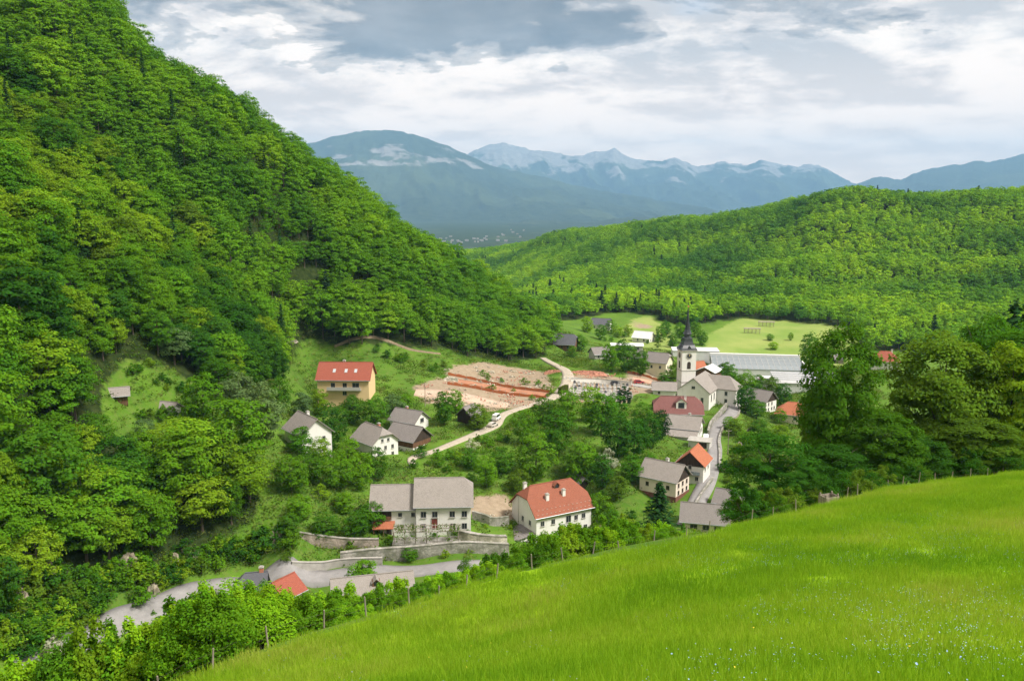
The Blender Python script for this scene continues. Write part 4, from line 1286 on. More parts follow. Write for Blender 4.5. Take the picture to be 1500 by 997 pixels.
# ------------------------------------------------------------------ rocks of the road cutting
def rock(u, v, d, s, label, seed):
    rr = random.Random(seed)
    p = at(u, v)
    n, m = 12, 18
    vs, fs = [], []
    for i in range(n):
        for j in range(m):
            a, b = math.pi * i / (n - 1), 2 * math.pi * j / m
            q = 0.72 + .6 * float(vnoise(np.array([2.3 * math.cos(b) + seed]), np.array([2.3 * math.sin(b) + 2.1 * math.cos(a)]), seed)[0]) + rr.uniform(-.07, .07)
            q *= 1 + .22 * (rr.random() - .5)
            vs.append((s * .42 * q * math.sin(a) * math.cos(b), s * .32 * q * math.sin(a) * math.sin(b), s * .62 * q * math.cos(a)))
    for i in range(n - 1):
        for j in range(m):
            fs.append((i * m + j, i * m + (j + 1) % m, (i + 1) * m + (j + 1) % m, (i + 1) * m + j)[::-1])
    o = obj('rock_outcrop', mesh_np('rock_outcrop', vs, fs, ROCK), None, (p[0], p[1], p[2] + s * .1))
    o.rotation_euler = (R(rr.uniform(-20, 10)), 0, rr.uniform(0, 6))
    tag(o, label, 'rock', 'limestone outcrops in the road cutting')


for k, a in enumerate([(190, 838, 158, 4.6, 'tall pale rock face left of the road cutting'), (205, 850, 158, 3.2, 'small pale rock at the foot of the tall rock face'), (255, 832, 164, 3.4, 'dark cleft rock in the middle of the cutting'),
                       (288, 825, 168, 3.6, 'upright rock between shrubs above the road'), (225, 870, 160, 3.0, 'low rock just above the road bend'), (35, 890, 132, 3.8, 'grey rock among shrubs at the left edge'),
                       (72, 845, 142, 3.2, 'rock under the trees near the left edge'), (405, 793, 186, 3.0, 'pinkish rock below the grass left of the stone walls'),
                       (1098, 640, 300, 4.0, 'bare rock on the slope right of the church lane'), (1083, 660, 285, 3.2, 'weathered rock beneath the church lane wall'), (1060, 692, 255, 2.6, 'small rock beside the lower lane')]):
    rock(*a, 3 + k * 1.7)

# ------------------------------------------------------------------ foliage meshes
def leaf_quads(C, Nrm, size, rg, aspect=0.62, fold=True):
    n = len(C)
    Nrm = Nrm / (np.linalg.norm(Nrm, axis=1)[:, None] + 1e-9)
    t = rg.normal(size=(n, 3)); t -= (t * Nrm).sum(1)[:, None] * Nrm
    t /= np.linalg.norm(t, axis=1)[:, None] + 1e-9
    b = np.cross(Nrm, t)
    s = (size * rg.uniform(.65, 1.35, n))[:, None]
    droop = Nrm * s * rg.uniform(-.25, .1, n)[:, None]
    v = np.stack([C - t * s * .5, C + b * s * aspect * .5 + droop * .4, C + t * s * .55 + droop, C - b * s * aspect * .5 + droop * .4], 1).reshape(-1, 3)
    f = np.arange(4 * n).reshape(n, 4)
    return v, f


def clump_leaves(cen, rad, cnt, size, rg, up=0.45, jit=0.34, inner=0.45):
    Cs, Ns = [], []
    mid = np.asarray(cen).mean(0) - np.array([0, 0, .6])
    for c, r, k in zip(cen, rad, cnt):
        d = rg.normal(size=(k, 3)); d /= np.linalg.norm(d, axis=1)[:, None]
        d[:, 2] = np.where(d[:, 2] < -.35, -d[:, 2] * .6, d[:, 2])
        q = rg.uniform(inner, 1, k) ** .7
        Cs.append(np.asarray(c) + d * q[:, None] * np.asarray(r))
        out = Cs[-1] - mid
        out = out / (np.linalg.norm(out, axis=1)[:, None] + 1e-6)
        Ns.append(d * .75 + out * .65 + np.array([0, 0, up]) + rg.normal(size=(k, 3)) * jit)
    return leaf_quads(np.vstack(Cs), np.vstack(Ns), size, rg)


def crown_clumps(rg, n, rx, rz, zc, cr, flat=.74, low=-.55, lop=0.18):
    cen, rad = [], []
    sx, sy = rg.uniform(1 - lop, 1 + lop, 2)
    for i in range(n):
        # spread directions evenly, then push some clumps out and in
        g = (i + .5) / n
        cz = 1 - g * (1 - low)
        a = i * 2.39996 + rg.uniform(-.5, .5)
        s = math.sqrt(max(0, 1 - cz * cz))
        q = rg.uniform(.74, 1.0) if rg.random() > .2 or cz > .8 else rg.uniform(.3, .6)
        cen.append((sx * rx * s * math.cos(a) * q, sy * rx * s * math.sin(a) * q, zc + rz * cz * q + rg.uniform(-.3, .3)))
        r = cr * rg.uniform(.7, 1.25)
        rad.append((r * rg.uniform(.9, 1.3), r * rg.uniform(.9, 1.3), r * flat))
    return np.array(cen), np.array(rad)


def trunk_mb(h, r0, rg, limbs=5, crown_z=.5, spread=2.6, n=7):
    mb = MB()
    lean = rg.uniform(-.05, .05, 2) * h
    path = [(lean[0] * t * t, lean[1] * t * t, h * t - .8 * (t == 0)) for t in (0, .15, .35, .55, .75, .92)]
    mb.tube(path, [r0 * 1.35, r0, r0 * .82, r0 * .6, r0 * .35, r0 * .1], n)
    for k in range(limbs):
        t = rg.uniform(crown_z * .75, .8)
        a = k * 2.4 + rg.uniform(-.4, .4)
        b = np.array([lean[0] * t * t, lean[1] * t * t, h * t])
        L = spread * rg.uniform(.7, 1.2)
        e = b + np.array([math.cos(a) * L, math.sin(a) * L, L * rg.uniform(.45, .9)])
        m = (b + e) / 2 + np.array([0, 0, -.12 * L])
        mb.tube([b, m, e], [r0 * .34, r0 * .22, r0 * .07], 5)
    return mb


LEAF_OBJ = m_leaf('tree_leaves')
LEAF_NEEDLE = m_leaf('needle_sprays', None, var=.3, trans=.12)
FOREST_TONES = [(0.0, (0.047, 0.138, 0.014)), (0.25, (0.077, 0.200, 0.014)), (0.5, (0.108, 0.248, 0.014)), (0.75, (0.145, 0.297, 0.015)), (1.0, (0.207, 0.359, 0.018))]
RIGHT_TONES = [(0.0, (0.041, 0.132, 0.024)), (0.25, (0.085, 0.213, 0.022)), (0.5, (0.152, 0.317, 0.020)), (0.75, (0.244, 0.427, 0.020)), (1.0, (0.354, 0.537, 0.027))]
LEAF_FL = m_leaf('hillside_leaves', rand_tones=FOREST_TONES, patch=.02)
LEAF_FR = m_leaf('far_wood_leaves', rand_tones=RIGHT_TONES, patch=.0085, var=.15)  # patch noise mixes species tones with painted cloud shade and sun
NEED_FR = m_leaf('far_needles', rand_tones=[(0, (0.012, 0.034, 0.014)), (1, (0.026, 0.060, 0.018))], var=.25, trans=.1)


def broad_protos(k, leaves, size, clumps, cr, seed, h=14.0, rx=4.3, low=-.6, trunk_r=.24, rzf=.36, zcf=.60):
    out = []
    for i in range(k):
        rg = np.random.default_rng(seed + i)
        rr = rx * rg.uniform(.88, 1.12)
        zc, rz = h * (zcf + rg.uniform(-.02, .03)), h * rzf * rg.uniform(.92, 1.06)
        cen, rad = crown_clumps(rg, clumps, rr, rz, zc, cr, low=low)
        v, f = clump_leaves(cen, rad, [leaves // clumps] * clumps, size, rg)
        out.append((trunk_mb(h * .86, trunk_r, rg, 6, .45, rr * .75).mesh('trunk', BARK), mesh_np('crown', v, f, LEAF_OBJ)))
    return out


def conifer_protos(k, seed, h=16.0, r=3.0, layers=22, per=9, quads=9, size=.55, mat=None, trunk=True):
    out = []
    for i in range(k):
        rg = np.random.default_rng(seed + i)
        C, Nn = [], []
        for l in range(layers):
            t = (l + .5) / layers
            z = h * (.06 + .94 * t)
            R0 = r * (1 - t) ** .85 * rg.uniform(.85, 1.1) + .12
            m = max(4, int(per * (1 - t * .5)))
            for b in range(m):
                a = 2 * math.pi * b / m + l * 1.3 + rg.uniform(-.25, .25)
                rl = R0 * rg.uniform(.75, 1.15)
                for q in range(quads):
                    s = (q + 1) / quads
                    side = rg.normal() * .28 * rl * s * .8
                    x, y = math.cos(a) * rl * s - math.sin(a) * side, math.sin(a) * rl * s + math.cos(a) * side
                    C.append((x, y, z - .42 * rl * s + .12 * rl * s * s + rg.normal() * .08))
                    Nn.append((math.cos(a) * .5 + rg.normal() * .35, math.sin(a) * .5 + rg.normal() * .35, .9))
        v, f = leaf_quads(np.array(C), np.array(Nn), size, rg, .5)
        tm = MB().tube([(0, 0, -.6), (0, 0, h * .5), (0, 0, h * .97)], [.26, .15, .03], 7).mesh('trunk', BARK)
        out.append((tm, mesh_np('crown', v, f, mat or LEAF_NEEDLE)))
    return out


def shrub_protos(k, leaves, size, seed, h=3.0, rx=1.5, clumps=16):
    out = []
    for i in range(k):
        rg = np.random.default_rng(seed + i)
        cen, rad = crown_clumps(rg, clumps, rx, h * .46, h * .5, rx * .42, flat=1.0, low=-.85, lop=.3)
        # a few upright leaders break the outline
        for q in range(5):
            a, rr = rg.uniform(0, 6.28), rg.uniform(0, rx * .7)
            cen = np.vstack([cen, [[math.cos(a) * rr, math.sin(a) * rr, h * rg.uniform(.85, 1.12)]]]); rad = np.vstack([rad, [[rx * .2, rx * .2, h * .2]]])
        n = len(cen)
        v, f = clump_leaves(cen, rad, [leaves // n] * n, size, rg, up=.5, jit=.75, inner=.3)
        st = MB()
        for q in range(5):
            a = q * 1.3 + rg.uniform(-.3, .3)
            e = (math.cos(a) * rx * .5, math.sin(a) * rx * .5, h * .75)
            st.tube([(0, 0, -.4), (e[0] * .4, e[1] * .4, h * .35), e], [.06, .045, .015], 5)
        out.append((st.mesh('stem', BARK), mesh_np('foliage', v, f, LEAF_OBJ)))
    return out


MID = broad_protos(7, 4600, .50, 64, 1.45, 100, low=-.85, rzf=.42, zcf=.56)                     # hillside and village trees, 14 m
BIG = broad_protos(4, 26000, .42, 130, 1.75, 200, h=20.0, rx=6.2, low=-.95, trunk_r=.34, rzf=.46, zcf=.53)
LOW = broad_protos(5, 3200, .50, 48, 1.35, 240, h=10.0, rx=3.9, low=-1.0, trunk_r=.18, rzf=.46, zcf=.50)
OPEN = broad_protos(2, 12000, .34, 60, 1.4, 260, h=16.0, rx=5.0, low=-.9, trunk_r=.26, rzf=.44, zcf=.53)
CON = conifer_protos(3, 300, layers=26, per=10, quads=10, size=.6)
COL = COL
CYP = broad_protos(2, 3200, .30, 34, .55, 330, h=8.0, rx=.85, low=-1, trunk_r=.1, rzf=.47, zcf=.5)
SHR = shrub_protos(5, 6500, .135, 400)
BSH = shrub_protos(3, 900, .34, 450, h=3.0, rx=1.8)

TINT = {'deep green': (0.039, 0.120, 0.011), 'green': (0.066, 0.171, 0.011), 'bright green': (0.103, 0.234, 0.011), 'yellow-green': (0.171, 0.291, 0.014), 'olive green': (0.103, 0.182, 0.015),
        'grey-green': (0.108, 0.177, 0.057), 'dark green': (0.025, 0.071, 0.016), 'pale blossoming': (0.410, 0.422, 0.319), 'vivid green': (0.205, 0.388, 0.014), 'brownish green': (0.114, 0.137, 0.032)}
ORD = 'first second third fourth fifth sixth seventh eighth ninth tenth eleventh twelfth thirteenth fourteenth fifteenth sixteenth seventeenth eighteenth nineteenth twentieth'.split()
NAMING = []


def plant(name, proto, loc, sc, tint, cat, group, place, parts=('trunk', 'crown'), szx=None, label=None):
    rz = random.uniform(0, 6.28)
    o = empty(name, (float(loc[0]), float(loc[1]), float(loc[2]) - .1), rz)
    o.scale = (sc * (szx or 1), sc * (szx or 1), sc)
    a = obj(parts[0], proto[0], o); b = obj(parts[1], proto[1], o)
    c = TINT[tint]
    j = random.uniform(.86, 1.16)
    b.color = (c[0] * j * random.uniform(.93, 1.07), c[1] * j, c[2] * j, 1)
    tag(o, label, cat, group)
    if label is None:
        u, v, d = proj(np.array(loc, float))
        NAMING.append((o, tint, cat, place, float(u)))
    return o


def finish_labels():
    by = {}
    for it in NAMING:
        by.setdefault((it[1], it[2], it[3]), []).append(it)
    for (tint, cat, place), its in by.items():
        its.sort(key=lambda q: q[4])
        n = len(its)
        for i, it in enumerate(its):
            base = f'{tint} {cat} {place}'
            if n == 1: s = base
            elif n == 2: s = base + (', the left of two' if i == 0 else ', the right of two')
            elif i < (n + 1) // 2: s = f'{base}, {ORD[min(i, 19)]} from left' if i else f'{base}, the leftmost'
            else: s = f'{base}, {ORD[min(n - 1 - i, 19)]} from right' if i < n - 1 else f'{base}, the rightmost'
            it[0]['label'] = s


# ------------------------------------------------------------------ instanced masses (nobody could count these)
def scatter(name, pts, rotz, scl, idx, protos, label, cat=None):
    col = bpy.data.collections.new(name + '_kinds')
    for i, (verts_mesh) in enumerate(protos):
        o = bpy.data.objects.new(f'{name}_kind_{i:02d}', verts_mesh)
        col.objects.link(o)
    n = len(pts)
    me = bpy.data.meshes.new(name)
    me.vertices.add(n); me.vertices.foreach_set('co', np.asarray(pts, np.float32).ravel())
    a = me.attributes.new('rot', 'FLOAT_VECTOR', 'POINT')
    rv = np.zeros((n, 3), np.float32); rv[:, 2] = rotz; a.data.foreach_set('vector', rv.ravel())
    a = me.attributes.new('scl', 'FLOAT_VECTOR', 'POINT'); a.data.foreach_set('vector', np.asarray(scl, np.float32).ravel())
    a = me.attributes.new('idx', 'INT', 'POINT'); a.data.foreach_set('value', np.asarray(idx, np.int32))
    ng = bpy.data.node_groups.new(name, 'GeometryNodeTree')
    ng.interface.new_socket('Geometry', in_out='INPUT', socket_type='NodeSocketGeometry')
    ng.interface.new_socket('Geometry', in_out='OUTPUT', socket_type='NodeSocketGeometry')
    N = ng.nodes.new
    gi, go = N('NodeGroupInput'), N('NodeGroupOutput')
    ci = N('GeometryNodeCollectionInfo'); ci.inputs['Collection'].default_value = col
    ci.inputs['Separate Children'].default_value = True; ci.inputs['Reset Children'].default_value = True
    ip = N('GeometryNodeInstanceOnPoints'); ip.inputs['Pick Instance'].default_value = True

    def na(nm, typ):
        x = N('GeometryNodeInputNamedAttribute'); x.data_type = typ; x.inputs['Name'].default_value = nm
        return x.outputs['Attribute']
    lk = ng.links.new
    lk(gi.outputs[0], ip.inputs['Points']); lk(ci.outputs[0], ip.inputs['Instance'])
    lk(na('idx', 'INT'), ip.inputs['Instance Index']); lk(na('scl', 'FLOAT_VECTOR'), ip.inputs['Scale'])
    er = N('FunctionNodeEulerToRotation'); lk(na('rot', 'FLOAT_VECTOR'), er.inputs[0]); lk(er.outputs[0], ip.inputs['Rotation'])
    lk(ip.outputs[0], go.inputs[0])
    o = obj(name, me)
    md = o.modifiers.new('scatter', 'NODES'); md.node_group = ng
    tag(o, label, cat, kind='stuff')
    return o


def joined(trunk_mesh, v, f, leafmat):
    """trunk and crown as one proto with two materials"""
    tv = np.array([q.co[:] for q in trunk_mesh.vertices])
    tf = [tuple(p.vertices) for p in trunk_mesh.polygons]
    me = bpy.data.meshes.new('forest_tree')
    n = len(tv)
    me.from_pydata([tuple(map(float, q)) for q in tv] + [tuple(map(float, q)) for q in v], [], tf + [tuple(int(i) + n for i in q) for q in f])
    me.materials.append(BARK); me.materials.append(leafmat)
    mi = np.ones(len(me.polygons), np.int32); mi[:len(tf)] = 0
    me.polygons.foreach_set('material_index', mi)
    me.update()
    return me


def forest_protos(k, leaves, size, clumps, cr, seed, mat, h, rx, **kw):
    out = []
    for i in range(k):
        rg = np.random.default_rng(seed + i)
        cen, rad = crown_clumps(rg, clumps, rx * rg.uniform(.9, 1.1), h * .42, h * .56, cr, low=-.8)
        v, f = clump_leaves(cen, rad, [leaves // clumps] * clumps, size, rg)
        out.append(joined(MB().tube([(0, 0, -1), (0, 0, h * .7)], [.25, .08], 5).mesh('t', BARK), v, f, mat))
    return out


def forest_conifers(k, seed, mat, h, r, layers, per, quads, size):
    out = []
    for i, (t, c) in enumerate(conifer_protos(k, seed, h, r, layers, per, quads, size, mat)):
        v = np.array([q.co[:] for q in c.vertices]); f = [tuple(p.vertices) for p in c.polygons]
        out.append(joined(t, v, f, mat))
    return out


# ------------------------------------------------------------------ the two woods
def jitter_grid(x0, x1, y0, y1, s, rg):
    xs, ys = np.meshgrid(np.arange(x0, x1, s), np.arange(y0, y1, s))
    xs = xs + (np.arange(xs.shape[0]) % 2)[:, None] * s * .5
    return np.c_[(xs + rg.uniform(-.38, .38, xs.shape) * s).ravel(), (ys + rg.uniform(-.38, .38, ys.shape) * s).ravel()]


PLACES = [('high above the small hillside shed', 130, 480), ('beside the clearing with the small shed', 150, 590), ('at the left edge above the clearing', 20, 480), ('at the left edge, below shed level', 20, 650),
          ('at the bottom left edge of the wood', 20, 790), ('just above the rocky road cutting', 180, 800), ('in the wood above the rock faces', 170, 720), ('on the slope below the clearing', 270, 690),
          ('at the wood\'s edge by the stone walls', 350, 750), ('left of the steep roofed house', 360, 620), ('in the gully above the clearing', 280, 510), ('above the gully left of the yellow house', 360, 480),
          ('along the grass edge above the yellow house', 470, 490), ('on the hillside over the yellow house', 450, 420), ('high on the slope at far left', 30, 350), ('on the slope straight above the gully', 260, 400),
          ('at the wood\'s foot above the bare earth', 650, 500), ('at the tip of the wooded spur', 760, 515), ('in the middle of the left slope', 150, 380), ('high over the yellow house', 350, 400)]


def nearest_place(u, v):
    return min(PLACES, key=lambda p: (p[1] - u) ** 2 + (p[2] - v) ** 2)[0]


def woods():
    rg = np.random.default_rng(21)
    P = jitter_grid(-360, 130, 105, 640, 5.6, rg)
    z = V(P[:, 0], P[:, 1])
    P = np.c_[P, z]
    u, v, d = proj(P)
    isV = z > M(P[:, 0], P[:, 1]) + .5
    ok = inpoly(u + rg.normal(0, 4, len(u)), v, FOREST_L) & isV & (u > -140) & (u < 900) & (v > -120)
    # the wood goes on over the crest, so the skyline is made of whole trees
    crest = [(190, -60), (300, 40), (440, 160), (570, 255), (670, 325), (765, 395), (815, 440), (815, 495), (765, 470), (670, 410), (570, 345), (440, 252), (300, 135), (215, 60)]
    P, u, v, d = P[ok], u[ok], v[ok], d[ok]
    P[:, 2] += 0
    con = rg.random(len(P)) < np.where((u > 330) & (u < 480) & (v > 330) & (v < 480), .13, .03)
    hgt = (rg.uniform(9.0, 15.0, len(P)) + 4.5 * (rg.random(len(P)) < .18)) * np.where(v < 250, .92, 1.0)
    # keep the view into the clearing with the shed open, as it is
    tu, tv, _ = proj(P + np.c_[np.zeros(len(P)), np.zeros(len(P)), hgt])
    keep = ~((tu > 118) & (tu < 300) & (tv < 600) & (v > 545) & (d < 222))
    P, u, v, d, con, hgt = P[keep], u[keep], v[keep], d[keep], con[keep], hgt[keep]
    order = np.argsort(d)
    inview = (u > -25) & (u < 1500) & (v > 20)
    n = 0
    rest = []
    tints = ['deep green', 'green', 'bright green', 'yellow-green', 'olive green', 'grey-green']
    big = fbm(P[:, 0] / 38, P[:, 1] / 38, 3, 6)
    for i in order:
        if inview[i] and n < 285 and not con[i]:
            q = np.clip((big[i] - .5) * 2.2 + .44 + rg.normal() * .26, 0, .999)
            t = ['deep green', 'green', 'green', 'bright green', 'bright green', 'yellow-green'][int(q * 6)]
            r_ = rg.random()
            if r_ < .04: t = 'olive green'
            elif r_ < .06: t = 'grey-green'
            plant('broadleaf_tree', MID[int(rg.integers(len(MID)))], P[i], hgt[i] / 14.0, t, 'tree', 'trees of the left hillside wood', nearest_place(u[i], v[i]), szx=rg.uniform(.95, 1.35))
            n += 1
        elif con[i] and inview[i] and d[i] < 360:
            plant('spruce_tree', CON[int(rg.integers(3))], P[i], rg.uniform(.95, 1.3), 'dark green', 'spruce', 'spruces of the left hillside wood', nearest_place(u[i], v[i]), szx=.9)
        else:
            rest.append(i)
    rest = np.array(rest)
    pr = forest_protos(6, 2000, .62, 44, 1.5, 500, LEAF_FL, 14.0, 4.3) + forest_conifers(1, 520, NEED_FR, 14, 3.6, 16, 9, 7, .9)
    idx = rg.integers(0, 6, len(rest)); idx[con[rest]] = 6
    s = hgt[rest] / 14
    scatter('hillside_forest', P[rest], rg.uniform(0, 6.28, len(rest)), np.c_[s * rg.uniform(.95, 1.3, len(s)), s * rg.uniform(.95, 1.3, len(s)), s], idx, pr, 'upper part of the broadleaf wood on the left hillside')
    # right-hand hill
    P = jitter_grid(-180, 1250, 430, 1700, 7.2, rg)
    z = V(P[:, 0], P[:, 1])
    P = np.c_[P, z]
    u, v, d = proj(P)
    ok = inpoly(u + rg.normal(0, 3, len(u)), v + rg.normal(0, 1.0, len(u)), FOREST_R) & (u > 560) & (u < 1640) & (z < 200)
    P, u, v, d = P[ok], u[ok], v[ok], d[ok]
    edge = np.clip((v - 420) / 60, 0, 1)
    band = fbm(P[:, 0] / 70, P[:, 1] / 110, 3, 40)
    con = rg.random(len(P)) < np.clip((band - .52) * 1.0, 0, .16) * (0.15 + edge)
    h = rg.uniform(8, 13.5, len(P)); h[con] *= 1.15
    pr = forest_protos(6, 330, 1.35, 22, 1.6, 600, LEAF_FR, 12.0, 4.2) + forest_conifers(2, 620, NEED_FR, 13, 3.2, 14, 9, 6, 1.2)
    idx = rg.integers(0, 6, len(P)); idx[con] = 6 + rg.integers(0, 2, con.sum())
    s = h / 12.5
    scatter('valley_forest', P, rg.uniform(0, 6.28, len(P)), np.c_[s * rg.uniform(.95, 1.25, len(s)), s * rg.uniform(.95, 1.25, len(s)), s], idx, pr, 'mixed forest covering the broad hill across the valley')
    print('hillside rest', len(rest), 'valley', len(P), 'things', n)


woods()

def by_top(u, vtop, d):
    p = W(u, vtop, d)
    z = g1(p[0], p[1])
    return np.array([p[0], p[1], z]), p[2] - z


